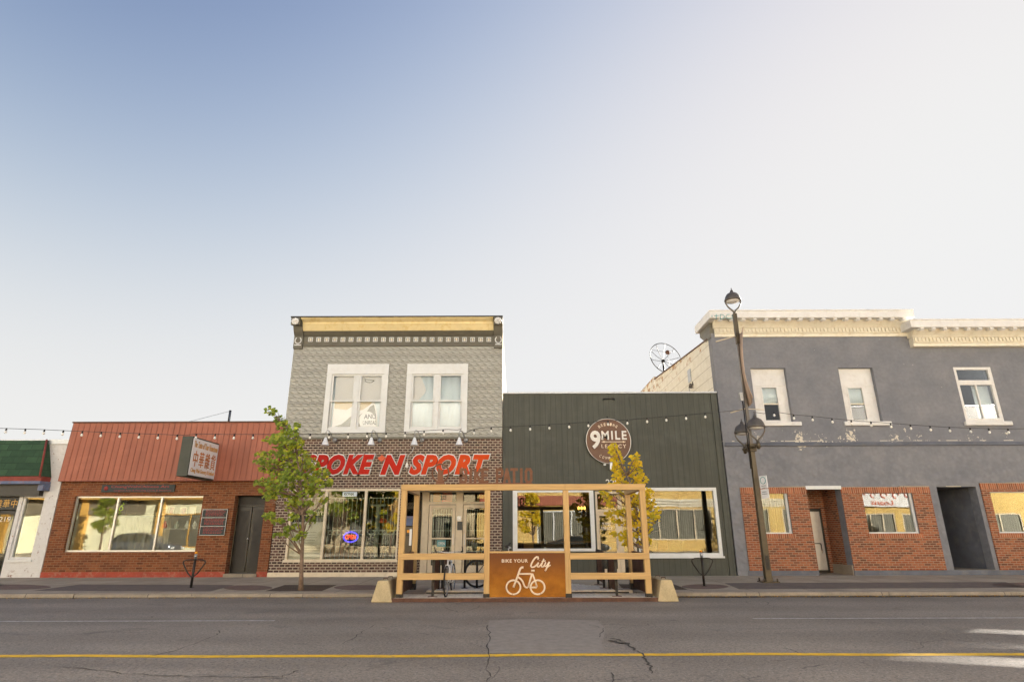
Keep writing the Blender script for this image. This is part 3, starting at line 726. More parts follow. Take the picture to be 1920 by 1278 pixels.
# projecting light box sign
sg = thing('projecting_sign', (-10.4, F-1.2, 4.2), 'projecting white light box sign with orange Chinese characters on the red metal panels', 'sign')
ya, yb = 19.45, 21.25
xa, xb = at(337, 850, ya)[0], at(357, 850, ya)[0]
zt_, zb_ = at(362, 817, ya)[1], at(350, 892, ya)[1]
MB().box(xa, xb, ya, yb, zb_, zt_).build('cabinet', 'sign_frame', sg, .01)
MB().box(xb+.001, xb+.02, ya+.05, yb-.04, zb_+.05, zt_-.05).build('sign_face', 'sign_white', sg)
MB().box(xa-.02, xa-.001, ya+.05, yb-.04, zb_+.05, zt_-.05).build('sign_face', 'sign_white', sg)
def side_text(body, y0, y1, z0, z1, mat, name, **kw):
    me = text_mesh(body, (y0, y1, z0, z1), 0, .01, **kw)
    for v in me.vertices: v.co = (xb+.021-v.co.y, v.co.x, v.co.z)
    return link(me, name, mat, sg)
hz = zt_-zb_
side_text('The Taste of Your Hometown', ya+.12, yb-.10, zt_-.26*hz, zt_-.10*hz, 'sign_tan', 'lettering', offset=.008)
side_text('中華雜貨', ya+.18, yb-.14, zb_+.26*hz, zb_+.66*hz, 'sign_orange', 'characters', offset=.0, spacing=1.3)
side_text('Chung Wah Grocery & Seafood', ya+.12, yb-.12, zb_+.09*hz, zb_+.22*hz, 'sign_tan', 'lettering', offset=.008)
MB().box(xa+.12, xa+.2, yb-.05, F-.05, zt_-.08, zt_-.02).build('bracket', 'black_metal', sg); MB().box(xa+.12, xa+.2, yb-.05, F-.12, zb_+.02, zb_+.08).build('bracket', 'black_metal', sg)
# mast with guy wires on that roof
YM = 25.0; xm, zm = at(432, 769, YM); zm0 = 5.0
mt = thing('antenna_mast', (xm, YM, zm0), 'thin dark mast held by two guy wires on the red shop roof', 'mast')
MB().tube([(xm, YM, zm0), (xm, YM, zm)], .05, 8).build('pole', 'black_metal', mt)
MB().box(xm-.5, xm+.4, YM-.2, YM+.2, zm0-.1, at(420, 792, YM)[1]+.02).build('base', 'black_metal', mt)
for e, (ex, ey) in enumerate(((xm-1.6, YM-3.2), (xm+1.5, YM-3.0))): MB().tube([(xm, YM, zm-.03), (ex, ey, 5.05)], .008, 5).build('guy_wire', 'galv', mt)

# ---- two storey shop with pressed tin siding
B = thing('tin_fronted_shop', (-4.3, F, .13), 'two storey shop with grey pressed tin siding over dark brick and a yellow cornice', 'building')
H = [(-7.80, -3.98, .62, 3.02), (-3.86, -.86, .12, 3.0)]
MB().wall(-8.31, -.40, .10, 4.80, F, F+.3, H).build('wall', 'brick_dark', B)
HU = [(-6.90, -4.68, 5.02, 7.52), (-3.93, -1.71, 5.02, 7.52)]
MB().wall(-8.31, -.40, 4.80, 9.2, F-.03, F+.3, HU).build('siding', 'tin', B)
MB().box(-8.31, -.40, F-.05, F-.001, 4.76, 4.82).build('drip_strip', 'olive', B)
MB().box(-8.32, -3.94, F-.04, F-.001, .08, .28).build('plinth', 'cream', B)
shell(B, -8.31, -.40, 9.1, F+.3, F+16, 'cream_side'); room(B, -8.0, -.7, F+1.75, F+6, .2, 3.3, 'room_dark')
q = MB(); q.box(-8.03, -3.9, F+.32, F+1.9, 3.3, 3.36); q.box(-8.06, -8.0, F+.32, F+1.9, .14, 3.3); q.box(-8.03, -3.95, F+.32, F+1.9, .36, .42); q.build('display_floor', 'room_dark', B)
room(B, -7.9, -.8, F+.45, F+3, 4.9, 7.9, 'room_pale')
# cornice
def zc(py, d): return at(750, py, F-d)[1]
X0, X1 = -8.31, -.40
c_ = MB()
c_.profile([(F-.03, zc(649, .05)), (F-.09, zc(648, .09)), (F-.09, zc(645.5, .09)), (F-.05, zc(643.5, .05)), (F-.05, zc(631, .05)), (F-.03, zc(629.5, .05))], X0+.35, X1-.33)
c_.profile([(F-.03, zc(630, .05)), (F-.07, zc(629.5, .07)), (F-.20, zc(622, .2)), (F-.24, zc(620, .24)), (F-.03, zc(620, .24))], X0+.35, X1-.33)
c_.build('frieze', 'olive', B)
c_ = MB(); c_.profile([(F-.03, zc(619.6, .25)), (F-.25, zc(619.6, .25)), (F-.40, zc(607, .40)), (F-.03, zc(607, .40))], X0+.36, X1-.34)
pr = [(F-.03, zc(606.5, .40)), (F-.39, zc(606.5, .40)), (F-.39, zc(604.5, .39))]
for i in range(7):
    t = i/6; pr.append((F-.39-.22*(t-.12*math.sin(t*math.pi*2)), zc(604.5-10.0*t, .39+.22*t)))
pr.append((F-.03, zc(594.5, .6))); c_.profile(pr, X0+.36, X1-.34); c_.build('cornice', 'yellow_cream', B)
zt2 = zc(594.3, .62)
MB().box(X0-.02, X1+.02, F-.64, F+.3, zt2, zt2+.045).build('coping', 'black_metal', B)
for cx in (X0+.165, X1-.155):
    pr = [(F-.03, zc(653, .1)), (F-.12, zc(652, .12)), (F-.12, zc(629, .12))]
    for i in range(9):
        t = i/8; pr.append((F-.14-.5*(t**1.5)-.04*math.sin(t*math.pi*2), zc(628, .14)+(zt2-.01-zc(628, .14))*t))
    pr.append((F-.03, zt2-.01))
    o = MB().profile(pr, cx-.17, cx+.17).build('corbel', 'olive', B)
    zl = (zc(629, .12)+zc(648, .12))/2+.02
    q = MB(); q.tube([(cx+.115*math.sin(a), F-.135, zl-.125*math.cos(a)) for a in [-2.55+i*.283 for i in range(19)]], .022, 6); q.box(cx-.12, cx+.12, F-.15, F-.12, zl-.20, zl-.165); q.build('wreath', 'white', o)
    q = MB(); zr = zt2-.16
    for i in range(8):
        a = i*math.pi/4; q.lathe([(0, -.04), (.05, -.02), (.06, .0), (.05, .03)], (cx+.085*math.cos(a), F-.65, zr+.085*math.sin(a)), 8, 'y')
    q.lathe([(0, -.06), (.05, -.03), (.06, .03)], (cx, F-.65, zr), 8, 'y'); q.build('rosette', 'white_old', o)
    MB().box(cx-.16, cx+.16, F-.63, F-.5, zt2-.28, zt2-.001).build('corbel_head', 'olive', o)
for i in range(23):
    x, zA = at(578.0+i*(912-578.0)/22+4.5, 636.5, F-.05); s_ = .085
    q = MB(); q.ring(x-s_, x+s_, zA-s_, zA+s_, .022, F-.075, F-.05); o = q.build('frieze_tile', 'white', B)
    q = MB(); q.lathe([(0, -.016), (.03, -.012), (.035, 0)], (x, F-.055, zA), 8, 'y'); 
    for a in range(4): q.box(x-.016+.036*math.cos(a*math.pi/2), x+.016+.036*math.cos(a*math.pi/2), F-.063, F-.0505, zA-.016+.036*math.sin(a*math.pi/2), zA+.016+.036*math.sin(a*math.pi/2))
    q.build('flower', 'cornice_cream', o)
# upper windows: wide white casing, two pairs of sashes
def double_window(x0, x1, z0, z1, seed):
    q = MB().wall(x0, x1, z0, z1, F-.085, F-.028, [(x0+.19, x1-.19, z0+.17, z1-.39)])
    q.box(x0-.02, x1+.02, F-.10, F-.086, z1-.39, z1-.36); o = q.build('window', 'white', B, .006)
    a, b, c, d = x0+.19, x1-.19, z0+.17, z1-.39; md = (a+b)/2
    MB().box(md-.075, md+.075, F-.06, F+.08, c, d).build('mullion', 'white', o, .008)
    for l, r_ in ((a, md-.075), (md+.075, b)):
        mz = (c+d)/2+.01
        MB().ring(l, r_, mz-.03, d, (.065, .065, .06, .055), F-.035, F+.015).build('sash', 'white', o, .004)
        MB().ring(l, r_, c, mz+.03, (.065, .065, .055, .075), F+.02, F+.07).build('sash', 'white', o, .004)
        MB().box(l+.065, r_-.065, F-.012, F-.004, mz+.02, d-.06).build('pane', 'glass_up', o)
        MB().box(l+.065, r_-.065, F+.042, F+.05, c+.07, mz-.02).build('pane', 'glass_up', o)
    return a, b, c, d, md
wa = double_window(-6.94, -4.65, 4.98, 7.56, 1)
wb = double_window(-3.96, -1.69, 4.97, 7.56, 2)
# what hangs behind those panes
def cloth(name, x0, x1, z0, z1, y, mat, label, cat, fold=.015, n=26, group=None, cut=None):
    q = MB(); vs_ = []; rc = random.Random(int(abs(x0*100)))
    for j in range(2):
        for t in (0, 1):
            for i in range(n+1):
                x = x0+(x1-x0)*i/n; vs_.append((x, y+fold*math.sin(i*1.9+rc.random())+j*.012, z1 if t else z0))
    m_ = n+1
    fs = [(i, i+1, i+1+m_, i+m_) for i in range(n)]+[(2*m_+i+m_, 2*m_+i+1+m_, 2*m_+i+1, 2*m_+i) for i in range(n)]
    fs += [(i+m_, i+1+m_, 2*m_+i+1+m_, 2*m_+i+m_) for i in range(n)]+[(i+1, i, 2*m_+i, 2*m_+i+1) for i in range(n)]
    q.add(vs_, fs, True); return tag(q.build(name, mat), label, cat, group)
cloth('blind', wb[0]-.03, wb[1]+.03, wb[2]-.03, wb[3]+.03, F+.12, 'blue_cloth', 'pale blue cloth hung behind the right upper window of the tin fronted shop', 'blind')
cloth('blind', wa[0]-.03, wa[1]+.03, wa[2]-.03, wa[3]+.03, F+.14, 'blue_cloth', 'pale blue cloth behind the posters in the left upper window of the tin fronted shop', 'blind')
def flat(mb, pts, y, t=.004): mb.prism(pts, y-t, y, 'y'); return mb
def P(px, py, Y): return at(px, py, Y)
YP = F+.105
ps = thing('poster', (-5.8, YP, 6.2), 'large torn snow poster filling the left upper window of the tin fronted shop', 'poster')
q = MB(); flat(q, [P(*c, YP) for c in ((631,700),(668,700),(668,750),(664,806),(622,806),(624,780),(627,753),(628.5,740),(629,725))], YP)
flat(q, [P(*c, YP) for c in ((669,700),(722,700),(719,751),(702,752),(706,770),(707.5,790),(707,806),(665,806))], YP); q.build('sheet', 'paper', ps)
q = MB(); flat(q, [P(*c, YP-.005) for c in ((628,752),(662,752),(660,762),(650,768),(627,765))], YP-.005, .002); flat(q, [P(*c, YP-.005) for c in ((669,752),(700,752),(692,760),(680,768),(669,770))], YP-.005, .002); q.build('sunset', 'paper_tan', ps)
q = MB(); flat(q, [P(*c, YP-.008) for c in ((622,801),(640,795),(650,787),(659,779),(656,800),(652,806),(622,806))], YP-.008, .002)
flat(q, [P(*c, YP-.008) for c in ((669,783),(678,775),(688,771),(694,762),(701,758),(704,770),(706,790),(706,806),(667,806))], YP-.008, .002); q.build('mountain', 'ink_mid', ps)
q = MB(); flat(q, [P(690+18*math.cos(a)*(1 if math.cos(a)<0 else .8), 790-19*math.sin(a), YP-.012) for a in [math.pi*i/14 for i in range(15)]]+[P(676, 799, YP-.012), P(705, 799, YP-.012)], YP-.012, .002); q.build('roundel', 'paper', ps)
a, b = P(682, 785, YP-.016), P(705, 776, YP-.016); link(text_mesh('ANU', (a[0], b[0], a[1], b[1]), YP-.014, .004, offset=.02), 'lettering', 'ink', ps)
a, b = P(680, 796, YP-.016), P(706, 788, YP-.016); link(text_mesh('UNREAL', (a[0], b[0], a[1], b[1]), YP-.014, .004, offset=.015), 'lettering', 'ink', ps)
q = MB(); q.tube([P(*c, YP-.006)[:1]+(YP-.006,)+P(*c, YP-.006)[1:] for c in ((684,708),(685,715),(690,717),(696,717),(702,713))], .014, 5); q.tube([(P(*c, YP)[0], YP-.006, P(*c, YP)[1]) for c in ((685,711),(692,712),(701,713))], .01, 5); q.build('snowboarder', 'ink_mid', ps)
ps = tag(flat(MB(), [P(*c, YP) for c in ((774,702),(786,702),(792,712),(796,722),(799,731),(796,738),(790,744),(786,749),(771,750))], YP).build('poster', 'paper'), 'torn white poster scrap behind the top left pane of the right upper window', 'poster')
# shop window of the tin fronted shop
w_ = shopwin(B, -7.80, -3.98, .62, 3.02, F-.02, 'cream', 'glass', mull=(-6.56, -5.18), t=(.07, .05, .07, .075), mw=.085, depth=.14)
MB().box(-7.84, -3.95, F-.07, F-.021, .60, .68).build('sill', 'cream', w_)
def grille(name, x0, x1, z0, z1, y, n, parent, mid=True):
    q = MB()
    for i in range(n+1):
        x = x0+(x1-x0)*i/n; q.tube([(x, y, z0), (x, y, z1)], .012, 6)
    for z in ((z1-.02, z0+.03)+((z0+.40*(z1-z0), z0+.47*(z1-z0)) if mid else (z0+.5*(z1-z0),))): q.box(x0, x1, y-.013, y+.013, z-.012, z+.012)
    if mid:
        for i in range(n):
            x = x0+(x1-x0)*(i+.5)/n; zc_ = z0+.435*(z1-z0); q.tube([(x+.055*math.cos(t*math.pi/5), y, zc_+.055*math.sin(t*math.pi/5)) for t in range(10)], .012, 5, True)
    return q.build(name, 'mint', parent)
gr = thing('window_grille', (-5.3, F+.3, .7), 'pale mint iron security grille with a row of rings behind the bike shop window', 'grille')
for a, b in ((-7.7, -6.64), (-6.50, -5.24), (-5.12, -4.04)): grille('panel', a, b, .66, 2.74, F+.28, 8, gr)
# recessed entry: two doors, transom lights, glazed return on the left
YD = F+1.55
def XD(px, py): return at(px, py, YD)[0]
xl, xr = XD(806, 1000)-.05, XD(918, 1000)
dz1 = at(830, 945, YD)[1]; tz1 = at(830, 921, YD)[1]
MB().box(-3.86, -.86, F+.3, YD+.2, .10, .15).build('entry_floor', 'kerb', B)
MB().box(-3.86, -.86, F+.3, YD+.3, 3.0, 3.05).build('entry_ceiling', 'cream', B)
MB().hexa([(-.90, F+.02, .15), (-.86, F+.02, .15), (-.86, YD+.2, .15), (-.90, YD+.2, .15)], [(-.90, F+.02, 3.0), (-.86, F+.02, 3.0), (-.86, YD+.2, 3.0), (-.90, YD+.2, 3.0)]).build('entry_wall', 'cream', B)
MB().hexa([(-3.88, F+.31, .15), (-3.84, F+.31, .15), (xl-.26, YD+.05, .15), (xl-.30, YD+.05, .15)], [(-3.88, F+.31, .62), (-3.84, F+.31, .62), (xl-.26, YD+.05, .62), (xl-.30, YD+.05, .62)]).build('entry_base', 'brick_dark', B)
o = MB().hexa([(-3.88, F+.31, .621), (-3.80, F+.31, .621), (xl-.22, YD+.05, .621), (xl-.30, YD+.05, .621)], [(-3.88, F+.31, .69), (-3.80, F+.31, .69), (xl-.22, YD+.05, .69), (xl-.30, YD+.05, .69)]).build('side_window', 'cream', B)
MB().hexa([(-3.86, F+.31, .70), (-3.85, F+.31, .70), (xl-.25, YD+.05, .70), (xl-.26, YD+.05, .70)], [(-3.86, F+.31, 2.99), (-3.85, F+.31, 2.99), (xl-.25, YD+.05, 2.99), (xl-.26, YD+.05, 2.99)]).build('pane', 'glass', o)
q = MB()
for i in range(9):
    t = (i+.5)/9; x = -3.9+(xl-.3+3.9)*t-.06; y = F+.35+(YD-F-.3)*t; q.tube([(x, y, .7), (x, y, 2.7)], .012, 6)
q.build('bars', 'mint', o)
q = MB(); q.box(xl-.27, xl-.02, YD-.03, YD+.12, .15, 2.999)
xm0, xm1 = XD(855, 1000), XD(866, 1000); q.box(xm0-.02, xm1+.02, YD-.05, YD+.12, .15, 2.999); q.box(xr-.02, -.905, YD-.03, YD+.12, .15, 2.999)
for a, b in ((xl-.02, xm0-.02), (xm1+.02, xr-.02)): q.box(a, b, YD-.02, YD+.10, dz1, dz1+.09); q.box(a, b, YD-.02, YD+.10, tz1, 2.999)
fr = q.build('door_frame', 'cream', B)
for k_, (a, b) in enumerate(((xl, xm0-.04), (xm1+.04, xr-.04))):
    d_ = MB().wall(a, b, .17, dz1-.02, YD+.0, YD+.06, [(a+.12, b-.12, .42, 1.32), (a+.12, b-.12, 1.37, dz1-.14)]).build('door', 'cream', B, .005)
    MB().box(a+.12, b-.12, YD+.03, YD+.038, .42, 1.32).build('pane', 'glass', d_); MB().box(a+.12, b-.12, YD+.03, YD+.038, 1.37, dz1-.14).build('pane', 'glass', d_)
    q = MB()
    for i in range(8):
        x = a+.16+(b-a-.32)*i/7; q.tube([(x, YD+.09, .45), (x, YD+.09, 1.28)], .011, 6); q.tube([(x, YD+.09, 1.42), (x, YD+.09, dz1-.18)], .011, 6)
    for z in (.9, 1.05, 1.62, dz1-.35): q.box(a+.13, b-.13, YD+.08, YD+.10, z-.012, z+.012)
    q.build('bars', 'mint', d_)
    hx = b-.06 if k_ == 0 else a+.06
    MB().box(hx-.022, hx+.022, YD-.035, YD-.001, 1.12, 1.5).build('handle', 'alu', d_, .005)
    MB().box(a, b, YD+.03, YD+.038, dz1+.09, tz1).build('transom', 'glass', B)
link(text_mesh('225', (XD(826, 930), XD(837, 930), at(830, 936, YD)[1], at(830, 928, YD)[1]), YD+.028, .006, offset=.02), 'house_number', 'black', fr)
# coloured jerseys that show through the transom
for a, b, m_, lb in ((811, 825, 'orange', 'yellow jersey hung inside above the left glass door'), (827, 847, 'red_plastic', 'red jersey hung inside above the left glass door'), (898, 909, 'red_plastic', 'red jersey hung inside above the right glass door')):
    x0, x1 = XD(a, 930), XD(b, 930); q = MB(); zA, zB = at(830, 941, YD)[1], at(830, 923, YD)[1]
    flat(q, [(x0, zA), (x1, zA), (x1, zB-.04), (x1-.06, zB), (x0+.06, zB), (x0, zB-.04)], YD+.30, .05); tag(q.build('jersey', m_), lb, 'jersey')
sn = thing('open_card', (XD(837, 1018), YD, 1.2), 'teal card sign hung inside the left glass door', 'sign')
x0, x1, zA, zB = XD(819, 1023), XD(836, 1012), at(830, 1024, YD)[1], at(830, 1012, YD)[1]
MB().box(x0, x1, YD+.012, YD+.02, zA, zB).build('card', 'teal', sn); link(text_mesh('OPEN', (x0+.04, x1-.04, zA+.05, zA+.16), YD+.012, .004, offset=.015), 'lettering', 'letter_white', sn)
x0, x1 = XD(857, 974), XD(865, 966); tag(MB().box(x0, x1, YD-.062, YD-.051, at(860, 975, YD)[1], at(860, 967, YD)[1]).build('wall_plate', 'galv'), 'small grey plate on the cream post between the two glass doors', 'plate')
tag(MB().box(x0+.02, x1+.05, YD-.064, YD-.051, at(869, 993, YD)[1], at(869, 977, YD)[1]).build('intercom', 'ink'), 'dark grey intercom strip on the cream post between the glass doors', 'intercom')

# raised letter sign
sg = thing('letter_sign', (-4.2, F-.05, 3.8), 'big slanted red and orange letters with white edges on the dark brick', 'sign')
def sign_word(word, px0, px1, pyt, pyb, maple=False):
    YS = F-.07; a = P(px0, pyb, YS); b = P(px1, pyt, YS); bx = (a[0], b[0], a[1], b[1])
    o = link(text_mesh(word, (bx[0]-.03, bx[1]+.03, bx[2]-.035, bx[3]+.035), F-.02, .05, offset=.085, shear=.3, spacing=1.10), 'outline', 'white', sg)
    link(text_mesh(word, (bx[0]+.012, bx[1]-.012, bx[2]+.006, bx[3]-.006), F-.068, .03, offset=.056, shear=.3, spacing=1.13), 'lettering', 'spoke_red', sg)
sign_word('SPOKE', 565, 703, 851, 890); sign_word('N', 712, 761, 852, 890); sign_word('SPORT', 766, 919, 851, 890)
YS = F-.09; cx_, cz_ = P(716, 859, YS); mp_ = [(0,1),(.18,.62),(.42,.74),(.33,.22),(.58,.42),(.66,.24),(1,.30),(.86,.02),(.96,-.1),(.42,-.5),(.46,-.66),(.06,-.6),(.05,-1),(-.05,-1),(-.06,-.6),(-.46,-.66),(-.42,-.5),(-.96,-.1),(-.86,.02),(-1,.30),(-.66,.24),(-.58,.42),(-.33,.22),(-.42,.74),(-.18,.62)]
q = MB(); flat(q, [(cx_+x*.145, cz_+z*.14) for x, z in mp_], YS, .04); q.build('maple_leaf', 'leaf_red', sg)
# gooseneck lamps and one hanging bulb on a wire
lp = thing('gooseneck_lamp', (0, 0, 0), 'x', 'lamp', 'gooseneck lamps over the letter sign')
MB().lathe([(0, -.07), (.05, -.065), (.075, -.03), (.08, 0), (0, 0)], (.20, -.05, .12), 14, 'y').build('mount', 'galv', lp)
MB().tube([(.20, -.10, .12), (.17, -.28, .20), (.10, -.42, .38), (.03, -.48, .42), (0, -.48, .36), (0, -.48, .14)], .018, 8).build('arm', 'galv', lp)
MB().lathe([(.028, .16), (.04, .14), (.125, -.10), (.14, -.115), (.135, -.12), (.02, .12)], (0, -.48, 0), 20).build('shade', 'white_enamel', lp)
MB().lathe([(0, -.075), (.04, -.06), (.05, -.02), (.03, .05), (0, .06)], (0, -.48, 0), 12).build('bulb', 'bulb', lp)
for i, (px, py, lb) in enumerate(((610, 828, 'white gooseneck lamp nearest the green tree, left end of the lamp row'), (696, 828, 'white gooseneck lamp between the two upper windows and above the red K'), (777, 828, 'white gooseneck lamp with a bare bulb dangling on a wire from it'), (861, 828, 'white gooseneck lamp above the end of the red letters, nearest the green building'))):
    o = lp if i == 0 else copy_tree(lp); a = P(px, py, F-.48); o.location = (a[0], F, a[1]); o['label'] = lb
a = P(778, 838, F-.3); b = P(763, 872, F-.3)
hb = thing('hanging_bulb', (b[0], F-.3, b[1]), 'bare bulb dangling on a white wire in front of the brick beside the red S', 'bulb')
MB().tube([(a[0], F-.4, a[1]+.05), (a[0]-.08, F-.36, a[1]-.16), (b[0]+.03, F-.3, b[1]+.34), (b[0], F-.3, b[1]+.1)], .009, 6).build('wire', 'white', hb)
MB().lathe([(0, -.1), (.05, -.08), (.065, -.03), (.04, .04), (.025, .10), (0, .11)], (b[0], F-.3, b[1]), 14).build('globe', 'bulb', hb)

# ---- dark green boarded building
B = thing('green_boarded_building', (3.4, F, .13), 'low building clad in dark green upright boards with white framed windows', 'building')
HG = [(-.03, 2.80, .93, 2.98), (2.86, 4.22, .12, 2.92), (4.28, 7.12, .74, 3.03)]
MB().wall(-.385, 7.28, .10, 6.42, F+.01, F+.3, HG).build('wall', 'green_siding', B)
MB().box(7.285, 7.50, F-.02, F+.3, .10, 6.42).build('corner_board', 'green_siding', B)
MB().box(-.39, 7.52, F-.05, F+.4, 6.42, 6.475).build('coping', 'galv', B)
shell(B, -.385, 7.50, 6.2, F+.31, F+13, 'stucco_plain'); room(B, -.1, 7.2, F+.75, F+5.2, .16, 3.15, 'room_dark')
w_ = shopwin(B, -.03, 2.80, .93, 2.98, F-.02, 'white', 'glass_r', mull=(), t=(.16, .14, .10, .09), depth=.12)
w_ = shopwin(B, 4.28, 7.12, .74, 3.03, F-.02, 'white', 'glass_r', mull=(), t=(.13, .11, .11, .12), depth=.12)
MB().box(4.22, 7.16, F-.07, F-.021, .70, .76).build('sill', 'white', w_)
q = MB(); q.box(2.862, 2.93, F+.05, F+.6, .15, 2.92); q.box(4.15, 4.218, F+.05, F+.6, .15, 2.92); q.box(2.93, 4.15, F+.05, F+.6, 2.84, 2.918); q.box(2.93, 4.15, F+.52, F+.6, 2.24, 2.32); q.box(3.72, 3.86, F+.5, F+.6, .15, 2.84); q.build('door_frame', 'cream', B)
MB().box(2.87, 4.21, F+.02, F+.7, .10, .15).build('doorstep', 'kerb', B)
d_ = MB().wall(2.94, 3.72, .17, 2.235, F+.53, F+.58, [(3.05, 3.61, .34, 2.10)]).build('door', 'cream', B, .005)
MB().box(3.05, 3.61, F+.55, F+.558, .34, 2.10).build('pane', 'glass_r', d_)
MB().box(2.93, 3.72, F+.555, F+.563, 2.32, 2.84).build('transom', 'glass_r', B); MB().box(3.86, 4.15, F+.555, F+.563, .3, 2.84).build('side_light', 'glass_r', B)
link(text_mesh('9 MILE\nLEGACY', (3.10, 3.50, 1.62, 1.88), F+.548, .005, offset=.01), 'door_lettering', 'letter_white', d_)
MB().tube([(3.64, F+.49, 1.0), (3.64, F+.49, 1.35)], .013).build('handle', 'alu', d_)
link(text_mesh('229', (at(1136, 905, F)[0], at(1136, 905, F)[0]+.46, at(1136, 910, F)[1], at(1136, 898, F)[1]), F+.0, .02, offset=.01), 'house_number', 'letter_white', B)
a = P(1145, 874, F); vt = thing('wall_light', (a[0], F, a[1]), 'slim grey up and down light on the green boards below the disc sign', 'lamp')
MB().box(a[0]-.055, a[0]+.055, F-.16, F-.06, a[1]-.14, a[1]+.14).build('body', 'galv', vt, .02); MB().box(a[0]-.03, a[0]+.03, F-.06, F+.009, a[1]-.05, a[1]+.05).build('mount', 'galv', vt)
a = P(1139, 871, F); b_ = tag(MB().box(a[0]-.14, a[0]-.06, F-.05, F+.008, a[1]-.02, a[1]+.03).build('sensor', 'white_enamel'), 'tiny white sensor beside the slim wall light on green boards', 'sensor')
a = P(1141, 748, F); hk = MB(); hk.tube([(a[0]-.2, F, a[1]-.03), (a[0]-.2, F-.1, a[1]), (a[0]+.2, F-.1, a[1]), (a[0]+.2, F, a[1]-.03)], .02, 6); tag(hk.build('wall_bracket', 'black_metal'), 'small dark bracket high on the green boards above the disc sign', 'bracket')
# disc sign
dx, dz = P(1141, 826, F-.1); rD = .80
sg = thing('disc_sign', (dx, F, dz), 'round brown sign with cream lettering and a large 9 on green boards', 'sign')
MB().lathe([(0, .08), (rD, .08), (rD, 0), (0, 0)], (dx, F-.10, dz), 56, 'y', False).build('disc', 'disc_brown', sg)
MB().tube([(dx+(rD)*math.cos(i*math.pi/28), F-.095, dz+rD*math.sin(i*math.pi/28)) for i in range(56)], .014, 6, True).build('rim', 'alu', sg)
YT = F-.10
def bxp(px0, pyb, px1, pyt): a = P(px0, pyb, YT); b = P(px1, pyt, YT); return (a[0], b[0], a[1], b[1])
link(text_mesh('9', bxp(1107.5, 841.5, 1125, 807), YT, .05, offset=.03), 'numeral', 'letter_white', sg)
def slab(word, box):
    ms = [text_mesh(word, box, YT, .04, offset=.022, spacing=1.25)]; return merge_meshes(ms)
link(slab('MILE', bxp(1128, 824, 1174, 807.5)), 'lettering', 'letter_white', sg)
link(text_mesh('LEGACY', bxp(1128, 839.5, 1174, 832.5), YT, .02, spacing=1.3), 'lettering', 'letter_cream', sg)
a, b = P(1128, 828, YT), P(1173, 828, YT); q = MB(); q.box(a[0], b[0], YT-.02, YT, a[1]-.008, a[1]+.012); q.prism([(a[0], a[1]), (a[0]+.1, a[1]+.035), (a[0]+.1, a[1]-.03)], YT-.021, YT-.002); q.prism([(b[0], b[1]), (b[0]-.1, b[1]-.03), (b[0]-.1, b[1]+.035)], YT-.021, YT-.002); q.build('arrow', 'letter_cream', sg)
def arc_word(word, rad, a0, a1, h, flip):
    ms = []
    for i, ch in enumerate(word):
        a = R(a0+(a1-a0)*i/(len(word)-1)); me = text_mesh(ch, (-h*.32, h*.32, -h/2, h/2), 0, .02, offset=.01)
        cx, cz = dx+rad*math.cos(a), dz+rad*math.sin(a); t = a-math.pi/2 if not flip else a+math.pi/2
        for v in me.vertices:
            x, y, z = v.co; v.co = (cx+x*math.cos(t)-z*math.sin(t), YT+y, cz+x*math.sin(t)+z*math.cos(t))
        ms.append(me)
    return link(merge_meshes(ms), 'lettering', 'letter_cream', sg)
arc_word('BREWING', .60, 121, 59, .10, False); arc_word('COMPANY', .62, 239, 301, .10, True)
MB().tube([(dx, F-.07, dz+rD), (dx, F-.07, dz+rD+.08)], .03, 8).build('hanger', 'black_metal', sg)

# ---- slate grey two storey building
B = thing('grey_stucco_building', (15, F, .13), 'two storey slate grey stucco building with cream cornice and orange brick ground floor', 'building')
XE = 20.3
UW = [(8.88, 10.19, 5.34, 7.37), (12.16, 13.45, 5.34, 7.37), (16.46, 17.86, 5.33, 7.38)]
GW = [(8.60, 9.59, 1.48, 2.87), (12.19, 13.95, 1.48, 2.87), (16.66, 19.4, 1.48, 2.86)]
DR = [(10.28, 11.47, .10, 3.03), (14.86, 16.24, .30, 3.03)]
MB().wall(7.55, XE, .10, 8.75, F-.02, F+.35, UW+GW+DR).build('wall', 'stucco', B)
bk = [(7.95, 10.27), (11.475, 14.58), (16.38, XE)]
for a, b in bk:
    zt3 = 3.02 if a < 16 else 3.14
    MB().wall(a, b, .30, zt3-.20, F-.06, F-.021, [h for h in GW if a < h[0] < b]).build('brick_facing', 'brick_orange', B)
    MB().box(a, b, F-.062, F-.021, zt3-.2, zt3).build('soldier_course', 'brick_soldier', B)
for h in GW: MB().box(h[0]-.06, h[1]+.06, F-.075, F-.061, h[2]-.15, h[2]-.005).build('brick_sill', 'brick_soldier', B)
q = MB(); q.box(7.9, 10.28, F-.05, F-.021, .09, .295); q.box(11.47, XE, F-.05, F-.021, .09, .295); q.build('plinth', 'stucco_plain', B)
q = MB(); q.profile([(F-.021, 4.46), (F-.07, 4.48), (F-.075, 4.55), (F-.021, 4.60)], 7.6, XE); q.build('string_course', 'stucco_plain', B)
q = MB(); rk = random.Random(4)
for a, b in bk: 
    x = a
    while x < b:
        w = rk.uniform(.3, 1.1); q.box(x, min(x+w, b), F-.066, F-.021, (3.02 if a < 16 else 3.14)+.002, (3.02 if a < 16 else 3.14)+rk.uniform(.01, .045)); x += w
q.build('mortar_cap', 'concrete', B)
